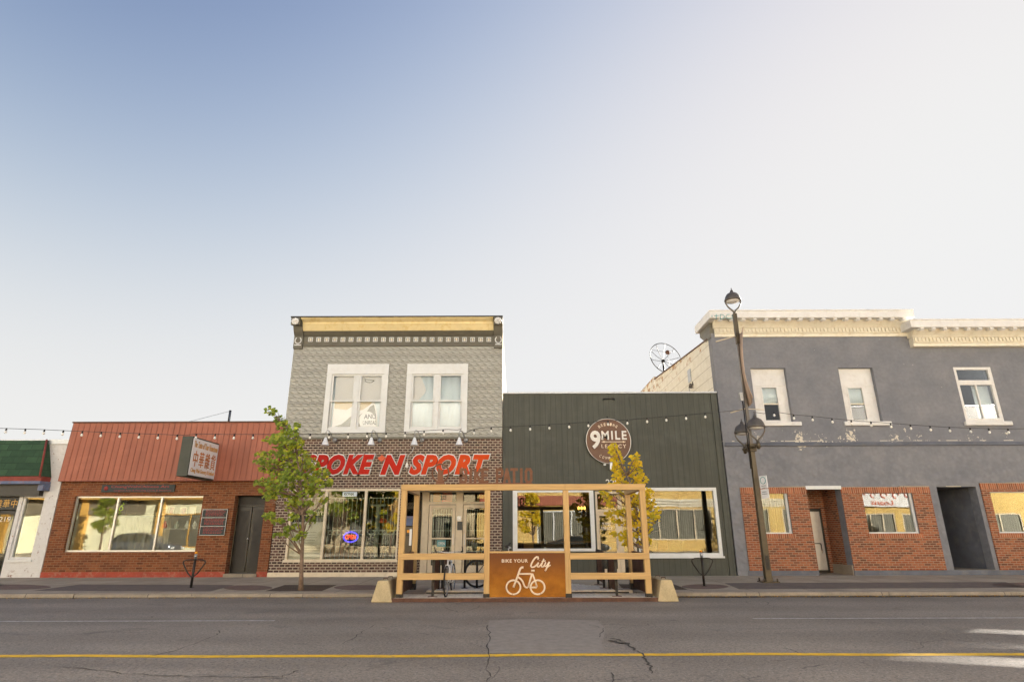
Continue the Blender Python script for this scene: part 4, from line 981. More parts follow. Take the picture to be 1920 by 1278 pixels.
# side wall with peeling boards; parapet climbs slightly to the rear
q = MB(); q.prism([(F+.36, .1), (F+.36, 8.62), (30.6, 9.30), (30.6, .1)], 7.55, 7.80, 'x'); q.build('board_wall', 'clapboard', B)
q = MB(); q.prism([(F+.36, 8.62), (F+.36, 8.66), (30.65, 9.34), (30.65, 9.30)], 7.50, 7.84, 'x'); q.build('wall_cap', 'corten_dark', B)
q = MB(); q.box(7.8, XE, 30.3, 30.6, .1, 8.7); q.box(XE-.3, XE, F+.35, 30.3, .1, 8.7); q.build('outer_wall', 'stucco_plain', B)
MB().box(7.80, XE-.3, F+.35, 30.3, 8.2, 8.45).build('roof', 'roofing', B)
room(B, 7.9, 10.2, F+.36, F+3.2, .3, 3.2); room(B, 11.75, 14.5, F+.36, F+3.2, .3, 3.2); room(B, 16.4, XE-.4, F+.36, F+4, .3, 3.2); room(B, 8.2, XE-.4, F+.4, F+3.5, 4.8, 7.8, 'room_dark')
# cornice, two runs; the right one sits lower and further out
def run(x0, x1, d, dz, ret, z0):
    Y = F-.02
    q = MB()
    q.profile([(Y, z0+.02+dz), (Y-.05-d, z0+.02+dz), (Y-.05-d, z0+.13+dz), (Y-.09-d, z0+.16+dz), (Y-.09-d, z0+.36+dz), (Y, z0+.36+dz)], x0+.10, x1)        # bed with the dentil course
    q.profile([(Y, z0+.361+dz), (Y-.13-d, z0+.361+dz), (Y-.15-d, z0+.40+dz), (Y-.30-d, z0+.56+dz), (Y-.32-d, z0+.60+dz), (Y, z0+.60+dz)], x0+.06, x1)
    o = q.build('cornice', 'cornice_cream', B)
    n = int((x1-x0-.2)/.137); dn = None
    for i in range(n):
        x = x0+.14+i*.137
        if dn is None: dn = MB().box(x, x+.085, Y-.13-d, Y-.089-d, z0+.19+dz, z0+.345+dz).build('dentil', 'cornice_cream', o)
        else: c = dn.copy(); COL.objects.link(c); c.location.x = i*.137
    n = int((x1-x0-.3)/.43); dn = None
    for i in range(n+1):
        x = x0+.15+i*.43
        if dn is None: dn = MB().prism([(Y-.30-d, z0+.60+dz), (Y-.52-d, z0+.60+dz), (Y-.54-d, z0+.54+dz), (Y-.47-d, z0+.49+dz), (Y-.30-d, z0+.56+dz)], x, x+.13, 'x').build('bracket', 'white_old', o)
        else: c = dn.copy(); COL.objects.link(c); c.location.x = i*.43
    q = MB(); q.profile([(Y, z0+.601+dz), (Y-.56-d, z0+.601+dz), (Y-.57-d, z0+.63+dz), (Y-.57-d, z0+.86+dz), (Y-.60-d, z0+.88+dz), (Y-.60-d, z0+.91+dz), (Y, z0+.91+dz)], x0-.20, x1)
    q.build('fascia_board', 'white_old', o)
    if ret:
        q = MB(); q.profile([(Y+.001, z0+.02+dz), (Y+ret*.5, z0+.02+dz), (Y+ret*.8, z0+.25+dz), (Y+ret, z0+.40+dz), (Y+ret, z0+.60+dz), (Y+.001, z0+.60+dz)], x0-.06, x0+.12); q.build('return_moulding', 'olive', o)
        q = MB(); q.box(x0-.20, x0+.12, Y+.001, Y+ret+.1, z0+.601+dz, z0+.91+dz); q.build('return_fascia', 'white_old', o)
    return o
zc1 = at(1500, 631, F-.06)[1]-.02; zc2 = at(1800, 649, F-.2)[1]-.02
co = run(7.58, 15.05, 0, 0, 1.2, zc1); co2 = run(14.93, XE, .16, 0, .0, zc2)
print('cornice tops', zc1+.91, at(1500, 590, F-.6)[1], zc2+.91, at(1800, 600, F-.8)[1])
YG = F-.02-.572
def strokes(mb, lst, Y, r, f=lambda c: c, n=6):
    for l in lst: mb.tube([(P(*f(c), Y)[0], Y, P(*f(c), Y)[1]) for c in l], r, n)
    return mb
gf = MB(); strokes(gf, [[(1015,80),(1015,110)], [(1076,65),(1075,142)], [(1045,92),(1110,86)], [(1130,70),(1135,137)], [(1128,70),(1170,74),(1192,95),(1182,122),(1135,138)], [(1262,70),(1232,72),(1212,92),(1215,115),(1250,126),(1300,122),(1330,124)], [(1290,80),(1300,100)]], YG, .012, lambda c: (1200+c[0]/7.518, 580+c[1]/7.518))
gf.build('graffiti', 'teal_ink', co)
# upper windows
def boarded_window(x0, x1, z0, z1, gx0, gx1, gz0, gz1):
    Y = F+.14
    q = MB().wall(x0, x1, z0, z1, Y, Y+.05, [(gx0, gx1, gz0, gz1)]); q.box(x0, x1, Y-.02, Y-.001, gz1+.02, gz1+.05); o = q.build('window', 'white_old', B)
    MB().ring(gx0, gx1, gz0, gz1, .05, Y-.015, Y+.06).build('frame', 'white_old', o)
    mz = (gz0+gz1)/2; MB().box(gx0+.05, gx1-.05, Y+.0, Y+.05, mz-.025, mz+.025).build('meeting_rail', 'cornice_cream', o)
    MB().box(gx0+.05, gx1-.05, Y+.02, Y+.028, gz0+.05, mz-.025).build('pane', 'glass_up', o); MB().box(gx0+.05, gx1-.05, Y+.02, Y+.028, mz+.025, gz1-.05).build('pane', 'glass_up', o)
    MB().box(x0-.16, x1+.26, F-.11, F-.019, z0-.15, z0-.002).build('sill', 'white_old', o, .02)
boarded_window(8.88, 10.19, 5.34, 7.37, 9.22, 9.86, 5.38, 6.70); boarded_window(12.16, 13.45, 5.34, 7.37, 12.42, 13.04, 5.38, 6.68)
Y = F-.01; x0, x1, z0, z1 = 16.46, 17.86, 5.33, 7.38
q = MB().wall(x0, x1, z0, z1, Y, Y+.08, [(x0+.10, x1-.12, z1-.50, z1-.10), (x0+.10, x1-.12, z0+.12, z1-.68)]); q.box(x0+.68, x0+.73, Y+.01, Y+.07, z0+.12, z1-.68); o = q.build('window', 'white_old', B)
MB().box(x0+.10, x1-.12, Y+.05, Y+.058, z1-.50, z1-.10).build('pane', 'glass_up', o); MB().box(x0+.10, x0+.68, Y+.05, Y+.058, z0+.12, z1-.68).build('pane', 'glass_up', o); MB().box(x0+.73, x1-.12, Y+.05, Y+.058, z0+.12, z1-.68).build('pane', 'glass_up', o)
MB().box(x0-.10, x1+.20, F-.13, F-.019, z0-.15, z0-.002).build('sill', 'white_old', o, .02)
for n_, (a, b, c, d, lb) in enumerate(((9.23, 9.85, 6.04, 6.70, 'pale blue blind half drawn in the upper window nearest the street lamp'), (12.43, 13.03, 6.03, 6.68, 'pale blue blind half drawn in the middle upper window of the grey building'), (17.15, 17.76, 5.42, 6.72, 'pale blue cloth behind the lower right pane of the last upper window'))):
    cloth('blind', a, b, c, d, F+.225, 'blue_cloth', lb, 'blind', .006)
# ground floor windows
for h in GW:
    shopwin(B, h[0]+.001, h[1]-.001, h[2]+.001, h[3]-.001, F+.03, 'white', 'glass_r', t=(.02, .07, .03, .04), depth=.10)
cloth('curtain', 8.62, 9.57, 1.50, 2.86, F+.42, 'curtain', 'pleated beige curtain behind the narrow brick window by the street lamp', 'curtain', .03, 40)
# doorway with recessed aluminium door
q = MB(); q.box(10.20, 10.279, F+.36, F+1.5, .10, 3.03); q.box(11.471, 11.55, F+.36, F+1.5, .10, 3.03); q.wall(10.28, 11.47, .10, 3.03, F+1.3, F+1.5, [(10.46, 11.32, .16, 2.36)]); q.build('entry_wall', 'brick_orange', B)
q = MB(); q.box(10.28, 10.30, F-.0, F+1.29, .14, .46); q.box(11.44, 11.47, F+.0, F+1.29, .14, .46); q.build('entry_skirting', 'concrete', B)
MB().box(10.28, 11.47, F-.10, F+1.5, .09, .145).build('entry_floor', 'kerb', B); MB().box(10.28, 11.47, F+.36, F+1.5, 3.031, 3.08).build('entry_ceiling', 'dark_brown', B)
MB().box(10.25, 11.49, F-.075, F+.02, 2.955, 3.075).build('lintel', 'white', B)
MB().ring(10.46, 11.32, .15, 2.36, (.09, .05, .10, .08), F+1.26, F+1.34).build('door_frame', 'dark_brown', B)
d_ = MB().box(10.56, 11.265, F+1.29, F+1.34, .24, 2.255).build('door', 'alu', B, .006)
q = MB(); q.tube([(10.72, F+1.24, 1.14), (11.10, F+1.24, 1.14), (11.13, F+1.24, 1.08), (11.13, F+1.24, .9)], .014, 8); q.build('push_bar', 'black_metal', d_)
q = MB(); q.tube([(11.14, F+1.28, 1.14), (11.14, F+1.22, 1.12), (11.14, F+1.22, .84), (11.14, F+1.28, .82)], .014, 8); q.build('handle', 'alu', d_)
link(text_mesh('1609', (10.66, 10.88, 2.16, 2.23), F+1.29, .004), 'house_number', 'ink', d_)
# passage
q = MB(); q.box(14.80, 14.859, F+.36, F+4.5, .10, 3.03); q.hexa([(16.24, F+.36, .1), (16.4, F+.36, .1), (16.4, F+4.5, .1), (15.9, F+4.5, .1)], [(16.24, F+.36, 3.03), (16.4, F+.36, 3.03), (16.4, F+4.5, 3.03), (15.9, F+4.5, 3.03)]); q.box(14.8, 16.4, F+4.5, F+4.6, .1, 3.03); q.box(14.86, 16.3, F+.36, F+4.5, 3.031, 3.08); q.build('passage_wall', 'stucco_plain', B)
MB().box(14.862, 16.238, F-.019, F+4.5, .10, .305).build('passage_floor', 'kerb', B)
MB().box(15.2, 15.72, F-.04, F-.0201, 3.03, 3.05).build('door_light', 'cream', B)
B = thing('added_corner_shop', (26, F, .13), 'unseen brick corner shop added beyond the grey stucco building, height set for the sun', 'building')  # unseen shop added; its low roof lets sun reach the road
MB().wall(20.32, 34, .1, 4.6, F, F+.3, [(21, 25, .6, 2.8)]).build('wall', 'brick_red', B); shell(B, 20.32, 34, 4.6, F+.3, F+12, 'brick_red'); shopwin(B, 21, 25, .6, 2.8, F+.05, 'white', 'glass_r', mull=(23,))
MB().box(20.33, 20.60, F+.4, F+1.2, 4.6, 8.5).build('sun_block', 'brick_red', B)  # added block, stops sun slipping past the end of the slats
rs = thing('sun_slats', (26, F+.5, 4.6), 'unseen slatted timber screen added on the corner shop roof to streak the sunlight', 'sign')  # added slats, their gaps throw thin sun streaks on the road
TL = 1.25
for zl0_, zl1_, zr0, zr1 in ((4.3, 4.90, 4.3, 4.88), (4.925, 5.40, 5.02, 5.36), (5.415, 5.80, 5.415, 5.78), (5.825, 6.30, 5.93, 6.30), (6.302, 7.9, 6.305, 7.9)):
    MB().hexa([(20.62, F+.5, zl0_), (33, F+.5, zr0+TL), (33, F+.55, zr0+TL), (20.62, F+.55, zl0_)], [(20.62, F+.5, zl1_), (33, F+.5, zr1+TL), (33, F+.55, zr1+TL), (20.62, F+.55, zl1_)]).build('board', 'wood', rs)
for x in (20.75, 24, 28, 32): MB().box(x, x+.12, F+.56, F+.68, 4.3, 7.9).build('post', 'wood_z', rs)
# small white shed wall further back, dish, camera on the roof edge
bx = P(1212, 730, 33.5); q = MB(); q.box(bx[0], 7.9, 31.5, 38, 6, bx[1]+.25); tag(q.build('rear_wing', 'clapboard'), 'low peeling white rear wing peeping past the white board wall', 'building')
YS = 31.5; cx, cz = P(1244, 676, YS)
ds = thing('satellite_dish', (cx, YS, 8.4), 'large round mesh satellite dish on a mast behind the roof edge', 'satellite dish')
rim = .95; tilt = Matrix.Rotation(R(-14), 3, 'X') @ Matrix.Rotation(R(16), 3, 'Z')
def dp(r_, a, dep): return Vector((cx, YS, cz))+tilt @ Vector((r_*math.cos(a), dep, r_*math.sin(a)))
MB().tube([dp(rim, i*math.pi/24, -.28) for i in range(48)], .022, 6, True).build('rim', 'black_metal', ds)
q = MB()
for i in range(10): q.tube([dp(rim*t, (i+.35)*math.pi/5, -.28*t*t) for t in (0, .25, .5, .75, 1)], .014, 5)
q.build('ribs', 'black_metal', ds)
q = MB()
for j in range(1, 12): q.tube([dp(rim*j/12, i*math.pi/18, -.28*(j/12)**2) for i in range(36)], .0016, 3, True)
q.build('mesh', 'black_metal', ds)
MB().lathe([(0, -.06), (.09, -.06), (.09, .06), (0, .06)], dp(0, 0, .05), 12, 'y').build('hub', 'black_metal', ds)
fp = dp(.16, 2.6, -.75); q = MB()
for a in (.7, 2.6, 4.9): q.tube([dp(rim*.9, a, -.23), fp], .010, 5)
q.build('feed_struts', 'black_metal', ds); MB().lathe([(0, -.09), (.11, -.06), (.13, 0), (.11, .06), (0, .08)], fp, 12, 'y').build('feed_horn', 'corten_dark', ds)
MB().tube([(cx, YS+.1, 8.3), (cx, YS+.08, cz)], .05, 8).build('mast', 'black_metal', ds)
# flood light on the white board wall
YC = 24.2; a = P(1297, 722, YC); fl_ = thing('flood_light', (a[0], YC, a[1]), 'twin grey flood light standing at the roof edge by the white board wall', 'lamp')
MB().tube([(a[0]-.12, YC, 6.0), (a[0]-.12, YC, a[1]-.12), (a[0], YC, a[1])], .018, 6).build('stem', 'galv', fl_)
for s_ in (0, 1): MB().lathe([(.03, .10), (.06, .06), (.09, -.08), (0, -.085)], (a[0]-.06+.14*s_, YC-.02, a[1]-.03+.10*s_), 12).build('head', 'bronze_light', fl_)
tag(MB().box(7.52, 7.548, F+2.9, F+3.3, P(1315, 700, F+3)[1]-.35, P(1315, 700, F+3)[1]+.2).build('wall_vent', 'galv'), 'bluish patch plate fixed to the peeling white board wall', 'vent')
# ================================================================ STREET FURNITURE
# ---- street lamp
LX, LY = gs(1441, 1091); LY = max(LY, 18.4)
zl0 = zs(LY)
def lz(px, py, Y=None): return at(px, py, Y or LY)[1]
def lx(px, py, Y=None): return at(px, py, Y or LY)[0]
LX = (lx(1441, 1085)+lx(1378, 600))/2
lt = thing('street_lamp', (LX, LY, zl0), 'tall bronze street lamp with one lantern on top and two at mid height', 'street lamp')
ztop = lz(1378, 587)
MB().hexa([(LX-.095, LY-.095, zl0), (LX+.095, LY-.095, zl0), (LX+.095, LY+.095, zl0), (LX-.095, LY+.095, zl0)], [(LX-.065, LY-.065, 4.1), (LX+.065, LY-.065, 4.1), (LX+.065, LY+.065, 4.1), (LX-.065, LY+.065, 4.1)]).build('pole', 'bronze', lt, .012)
MB().hexa([(LX-.05, LY-.05, 4.101), (LX+.05, LY-.05, 4.101), (LX+.05, LY+.05, 4.101), (LX-.05, LY+.05, 4.101)], [(LX-.038, LY-.038, ztop), (LX+.038, LY-.038, ztop), (LX+.038, LY+.038, ztop), (LX-.038, LY+.038, ztop)]).build('upper_pole', 'bronze_light', lt, .01)
MB().tube([(LX-.12, LY-.06, 3.4), (LX-.12, LY-.06, 5.6)], .022, 8).build('conduit', 'black_metal', lt)
MB().box(LX-.20, LX-.10, LY-.12, LY+.0, 5.55, 5.82).build('junction_box', 'galv', lt)
MB().box(LX-.062, LX+.062, LY-.062, LY+.062, ztop-1.1, ztop-.02).build('top_sleeve', 'bronze', lt, .01)
q = MB(); q.box(LX-.24, LX+.24, LY-.24, LY+.24, zl0-.01, zl0+.03)
for a in (-1, 1):
    for b in (-1, 1): q.lathe([(.0, 0), (.025, 0), (.025, .09), (0, .09)], (LX+.19*a, LY+.19*b, zl0+.03), 8)
q.build('base_plate', 'bronze', lt)
MB().box(LX-.05, LX+.05, LY-.105, LY-.088, zl0+.35, zl0+.75).build('hand_hole', 'black_metal', lt)
def lantern(cx, cy, z0, s_):
    # z0 = where the cup of the two arms starts, s_ = overall scale (1 -> 0.6 m wide)
    q = MB()
    for sg_ in (-1, 1): q.tube([(cx, cy, z0), (cx+sg_*.05*s_, cy, z0+.10*s_), (cx+sg_*.20*s_, cy, z0+.24*s_), (cx+sg_*.29*s_, cy, z0+.40*s_), (cx+sg_*.295*s_, cy, z0+.56*s_)], [.035*s_, .034*s_, .03*s_, .026*s_, .026*s_], 8)
    o = q.build('lantern', 'bronze_light', lt)
    MB().lathe([(.0, .50), (.265, .50), (.31, .50), (.315, .54), (.29, .60), (.27, .68), (.21, .78), (.12, .84), (.07, .86), (.065, .92), (.04, .95), (.02, .97), (.018, 1.04), (0, 1.05)], (cx, cy, z0), 26).build('hood', 'bronze_light', o)
    for v in o.children: v.data.transform(Matrix.Translation((cx, cy, z0)) @ Matrix.Scale(s_, 4) @ Matrix.Translation((-cx, -cy, -z0)))
    MB().lathe([(0, .445*s_), (.14*s_, .45*s_), (.235*s_, .48*s_), (.25*s_, .497*s_), (0, .498*s_)], (cx, cy, z0), 22).build('lens', 'paper', o)
lantern(LX, LY, ztop, .88)
zar = lz(1405, 838)
q = MB(); q.box(LX-.10, LX+.10, LY-.14, LY+.14, zar-.14, zar+.10); q.tube([(LX, LY-.62, zar), (LX, LY+.62, zar)], .045, 8)
for s_ in (-1, 1): q.tube([(LX-.16, LY+.35*s_, zar-.02), (LX+.16, LY+.35*s_, zar-.02)], .03, 6); q.lathe([(0, -.14), (.05, -.12), (.06, 0), (.05, .08), (0, .08)], (LX, LY+.55*s_, zar), 10)
q.build('cross_arm', 'bronze', lt)
for s_ in (-1, 1): lantern(LX, LY+.55*s_, zar+.08, .88)
q = MB(); q.tube([(LX-.05, LY, lz(1384, 630)), (LX-.75, LY-.05, lz(1363, 641))], .02, 6); q.tube([(LX+.05, LY, lz(1400, 764)), (LX-.55, LY-.05, lz(1382, 774))], .018, 6); q.tube([(LX, LY, lz(1405, 766)), (LX+.55, LY-.02, lz(1428, 768))], .014, 6); q.build('banner_arms', 'cream', lt)
# banner blown edge-on
lft = [(1385,626),(1386,650),(1388,675),(1391,700),(1395,722),(1399,742),(1403,762)]
rgt = [(1396,612),(1394,640),(1394.5,668),(1397,692),(1402,712),(1408,730),(1414,744)]
q = MB(); vs_ = []
for t_ in (0, .012):
    for (a, b) in zip(lft, rgt):
        pa = P(*a, LY-.02); pb = P(*b, LY-.50)
        for j in range(6):
            u = j/5; vs_.append((pa[0]*(1-u)+pb[0]*u+.05*math.sin(u*5)+t_, (LY-.02)*(1-u)+(LY-.5)*u, pa[1]*(1-u)+pb[1]*u))
n_ = len(lft)*6; fs = []
for i in range(len(lft)-1):
    for j in range(5):
        a = i*6+j; fs += [(a, a+1, a+7, a+6), (n_+a+6, n_+a+7, n_+a+1, n_+a)]
for i in range(len(lft)-1):
    for j in (0, 5): a = i*6+j; fs.append((a, a+6, n_+a+6, n_+a))
for j in range(5): fs += [(j, n_+j, n_+j+1, j+1), ((len(lft)-1)*6+j, (len(lft)-1)*6+j+1, n_+(len(lft)-1)*6+j+1, n_+(len(lft)-1)*6+j)]
q.add(vs_, fs, True); tag(q.build('banner', 'banner'), 'long faded cloth banner twisted by the wind on the street lamp', 'banner')
sg = thing('parking_sign', (LX+.1, LY-.1, 2.7), 'two narrow white parking plates strapped to the street lamp above the brick', 'sign')
za, zb2, zc2_ = lz(1424, 893), lz(1427, 917), lz(1430, 935)
def plate(z0, z1, nm, w=.30):
    c, s_ = math.cos(R(68)), math.sin(R(68)); ox, oy = LX+.10, LY-.14
    def T(u, v): return (ox+u*c*.0+u*.16+v*.9*.0, oy-u*.25+.0)
    a, b = (ox-.05, oy-.02), (ox-.05+.115, oy-.02-.27)
    nx, ny = .02, .008
    return MB().hexa([(a[0], a[1], z0), (b[0], b[1], z0), (b[0]+nx, b[1]+ny, z0), (a[0]+nx, a[1]+ny, z0)], [(a[0], a[1], z1), (b[0], b[1], z1), (b[0]+nx, b[1]+ny, z1), (a[0]+nx, a[1]+ny, z1)]).build(nm, 'sign_white', sg)
plate(zb2+.01, za, 'plate'); plate(zc2_, zb2-.01, 'plate')
def ps_(u, z): return (LX+.05+.115*u-.006, LY-.16-.27*u-.003, z)
q = MB(); q.tube([ps_(.5+.36*math.cos(i*math.pi/8), za-.14+.10*math.sin(i*math.pi/8)) for i in range(16)], .010, 5, True); q.build('green_ring', 'leaf_sign' if 'leaf_sign' in M else 'teal', sg)
q = MB()
for z, u0, u1 in ((za-.30, .2, .8), (za-.36, .3, .7), (zb2-.09, .2, .8), (zb2-.15, .15, .85)): q.tube([ps_(u0, z), ps_(u1, z)], .008, 4)
q.build('markings', 'ink', sg)

# ---- post-and-loop bike stands on the pavement
bs = thing('bike_stand', (0, 0, 0), 'x', 'bike stand', 'post and loop bike stands on the pavement')
MB().tube([(0, 0, 0), (0, 0, .93)], .034, 10).build('post', 'black_metal', bs)
MB().tube([(0, 0, .93), (0, 0, 1.10)], .036, 10).build('silver_sleeve', 'galv', bs)
MB().lathe([(.0, 1.10), (.038, 1.10), (.038, 1.155), (.03, 1.17), (0, 1.17)], (0, 0, 0), 12).build('yellow_cap', 'orange', bs)
MB().lathe([(0, 0), (.09, 0), (.09, .012), (0, .012)], (0, 0, 0), 14).build('foot_plate', 'black_metal', bs)
q = MB()
for s_ in (-1, 1): q.tube([(0, -.03, .90), (s_*.10, -.03, .91), (s_*.22, -.03, .90), (s_*.30, -.03, .86), (s_*.305, -.03, .80), (s_*.25, -.03, .68), (s_*.13, -.03, .46), (s_*.04, -.03, .36), (0, -.03, .345)], .021, 8)
q.build('loop', 'black_metal', bs)
g1, g2 = gs(358, 1101), gs(1320.5, 1098)
bs.scale = (1, 1, .8); bs.location = (g1[0], g1[1], zs(g1[1])); bs['label'] = 'steel bike stand with looped ring in front of the red brick shop'
o = copy_tree(bs); o.location = (g2[0], g2[1], zs(g2[1])); o.rotation_euler.z = R(6); o['label'] = 'steel bike stand with looped ring before the green boards, right of the patio'

# ---- kerb side wooden patio
PF, PB = 14.97, 16.95; PX0, PX1 = -2.76, 3.235; pw = .135
zT = (at(752, 907, PF)[1]+at(1208, 907, PF)[1])/2
zD0, zD1 = .085, zs(KERB)+.06
pt = thing('bike_patio', ((PX0+PX1)/2, PF, 0), 'pale timber framed bike parking patio with railings standing at the kerb', 'patio')
pm0, pm1 = at(913, 1080, PF), at(1061, 1080, PF)
def post(x, y, z0, z1, nm='post'):
    o = MB().box(x, x+pw, y, y+pw, z0+.14, z1).build(nm, 'wood_z', pt, .006)
    MB().box(x-.008, x+pw+.008, y-.008, y+pw+.008, z0, z0+.15).build('post_shoe', 'black_metal', o)
bh = .145
mx0 = at(907, 1080, PF)[0]; mx1 = at(1060, 1080, PF)[0]
for x in (PX0, mx0, mx1, PX1-pw): post(x, PF, .02, zT-bh-.002)
for x in (PX0+.02, PX1-pw-.02): post(x, PB-pw, zs(PB), zT-bh-.002)
for a, b in ((PX0-.01, mx0+.3), (mx0+.303, mx1+.05), (mx1+.053, PX1+.01)): MB().box(a, b, PF-.012, PF+pw+.01, zT-bh, zT).build('top_beam', 'wood', pt, .006)
for x in (PX0+.02, PX1-pw-.02): MB().box(x, x+pw, PF+pw+.012, PB, zT-bh, zT-.01).build('side_beam', 'wood_y', pt, .006)
# rails on the street side
def rail(px0, px1, pyt, pyb):
    z1, z0 = at(830, pyt, PF)[1], at(830, pyb, PF)[1]
    MB().box(px0, px1, PF-.045, PF-.004, z0, z1).build('rail', 'wood', pt, .005)
for a, b in ((PX0+.03, mx0+.01), (mx1+pw-.02, PX1-.01)): rail(a, b, 1036.5, 1048.5); rail(a, b, 1073.5, 1086)
MB().box(mx0+pw-.0, mx1, PF-.03, PF+.10, at(980, 1036, PF)[1], at(980, 1032.5, PF)[1]).build('rail_cap', 'wood', pt, .004)
# rusty side panels
for x, mt_ in ((PX0+.055, 'corten_dark'), (PX1-.085, 'corten_dark')): MB().box(x, x+.03, PF+pw+.02, PB-pw-.02, .16, 1.06).build('side_panel', mt_, pt)
# deck: two levels of boards
rd = random.Random(2); x = PX0-.05
q = MB()
while x < PX1+.05:
    w = .135; q.box(x, x+w, PF-.03, KERB-.02, zD0-.03, zD0+rd.uniform(-.003, .003)); x += w+.008
q.build('deck', 'deck', pt); q = MB(); x = at(800, 1100, KERB)[0]
xr_ = at(1179, 1103, KERB)[0]; i = 0
while x < xr_:
    w = .135; q.prism([(x, KERB-.012), (x+w, KERB-.012), (x+w-.0, 18.2-max(0, (x-1.4))*1.25), (x, 18.2-max(0, (x-1.4))*1.25)], .06, zD1+rd.uniform(-.003, .003), 'z'); x += w+.008
q.build('upper_deck', 'deck', pt)
q = MB(); q.box(PX0-.12, PX1+.14, PF-.075, PF-.033, .0, zD0+.0); q.build('deck_fascia', 'corten_dark', pt)
q = MB(); q.box(at(800, 1100, KERB)[0], xr_, KERB-.018, KERB-.0125, zD0+.004, zD1-.035); q.build('step_riser', 'black_metal', pt)
# rusted letters standing on the beam
def bxw(px0, pyb, px1, pyt, Y): a = P(px0, pyb, Y); b = P(px1, pyt, Y); return (a[0], b[0], a[1], b[1])
YL = PF+.07
sg = thing('patio_lettering', (.2, YL, zT), 'brown rusted steel letters and ring logo standing on the timber top beam', 'sign')
def block_word(word, box, thick=.05):
    x0, x1, z0, z1 = box; n = len(word); w = (x1-x0)/n
    q = MB(); s_ = .032
    G = {'B': [[(0,0),(0,1),(.75,1),(.9,.85),(.9,.62),(.72,.52),(.9,.42),(.9,.15),(.75,0),(0,0)], [(0,.52),(.72,.52)]], 'I': [[(.45,0),(.45,1)]], 'K': [[(0,0),(0,1)], [(0,.42),(.85,1)], [(.28,.58),(.9,0)]],
         'E': [[(.85,0),(0,0),(0,1),(.85,1)], [(0,.53),(.7,.53)]], 'P': [[(0,0),(0,1),(.75,1),(.9,.85),(.9,.6),(.75,.45),(0,.45)]], 'A': [[(0,0),(.45,1),(.9,0)], [(.17,.33),(.73,.33)]],
         'T': [[(.45,0),(.45,1)], [(0,1),(.9,1)]], 'O': [[(.2,0),(0,.18),(0,.82),(.2,1),(.7,1),(.9,.82),(.9,.18),(.7,0),(.2,0)]], ' ': []}
    kk = 0
    for i, ch in enumerate(word):
        for l in G[ch]:
            pts = [(x0+(i+.12+.72*u/.9)*w, YL, z0+v*(z1-z0)) for u, v in l]
            for a, b in zip(pts, pts[1:]):
                d = Vector((b[0]-a[0], b[2]-a[2])).normalized(); n_ = Vector((-d.y, d.x))*s_; e = d*s_*.9
                q.prism([(a[0]-e.x-n_.x, a[2]-e.y-n_.y), (b[0]+e.x-n_.x, b[2]+e.y-n_.y), (b[0]+e.x+n_.x, b[2]+e.y+n_.y), (a[0]-e.x+n_.x, a[2]-e.y+n_.y)], YL-.012-.0011*(kk % 9), YL+.012+.0011*(kk % 9)); kk += 1
    return q
b_ = bxw(862, 903.5, 998, 879.5, YL)
block_word('BIKE PATIO', b_).build('lettering', 'rust_letter', sg)
MB().box(b_[0], b_[1], YL-.015, YL+.015, zT+.001, zT+.035).build('rail', 'rust_letter', sg)
rc_ = P(826, 886, YL); q = MB(); q.tube([(rc_[0]+.205*math.cos(i*math.pi/20), YL, rc_[1]+.215*math.sin(i*math.pi/20)) for i in range(40)], .019, 6, True)
q.box(rc_[0]-.10, rc_[0]+.10, YL-.015, YL+.015, zT+.001, rc_[1]-.185)
q.prism([(rc_[0]-.065, rc_[1]-.19), (rc_[0]+.075, rc_[1]-.19), (rc_[0]+.06, rc_[1]-.03), (rc_[0]+.09, rc_[1]+.10), (rc_[0]+.02, rc_[1]+.06), (rc_[0]-.07, rc_[1]+.12), (rc_[0]-.07, rc_[1]-.0)], YL-.012, YL+.012); q.build('ring_logo', 'rust_letter', sg)
# rusted steel panel with the cut bicycle
YQ = PF+.03
sg = MB().box(mx0+pw-.002, mx1+.002, YQ-.035, YQ, .095, at(980, 1036.5, PF)[1]).build('bicycle_panel', 'corten', pt); sg['label'] = 'rust orange steel panel with pale bicycle drawing and script lettering'
YI = YQ-.0405
def zm(c): return (900+c[0]/10.65, 1020+c[1]/10.65)
def st(mb, pts, r): 
    w = [P(*zm(c), YI) for c in pts]; mb.tube([(a, YI, b) for a, b in w], r, 8); return mb
def arc(cx, cy, r, a0, a1, n): return [(cx+r*math.cos(R(a0+(a1-a0)*i/n)), cy-r*math.sin(R(a0+(a1-a0)*i/n))) for i in range(n+1)]
q = MB(); tk = .0205
st(q, arc(667, 855, 140, -98, 258, 40), tk); st(q, arc(1150, 855, 140, -62, 294, 40), tk)
st(q, [(670,855),(700,770),(760,610),(790,520),(808,480),(835,458),(868,458)], tk+.003); st(q, [(775,587),(1018,587)], tk); st(q, [(960,855),(1040,578)], tk); st(q, [(1045,580),(1090,700),(1140,850)], tk); st(q, [(985,856),(1130,856)], tk)
st(q, [(765,652),(815,690),(850,735),(872,790),(890,838),(915,857),(955,858)], tk); st(q, [(1020,521),(1090,521)], tk+.003); q.build('bicycle_cutout', 'letter_cream', sg)
q = MB(); ck = .0165
st(q, [(1148,300),(1166,278),(1160,252),(1130,248),(1095,275),(1055,330),(1025,390),(1014,430),(1035,455),(1075,450),(1110,428),(1150,390),(1170,362)], ck+.003)
st(q, [(1172,358),(1148,415),(1148,445),(1172,448),(1205,415),(1240,365)], ck); st(q, [(1188,318),(1190,322)], ck+.004)
st(q, [(1277,285),(1250,350),(1225,415),(1228,445),(1255,448),(1285,415),(1300,390)], ck); st(q, [(1230,338),(1310,326)], ck-.003)
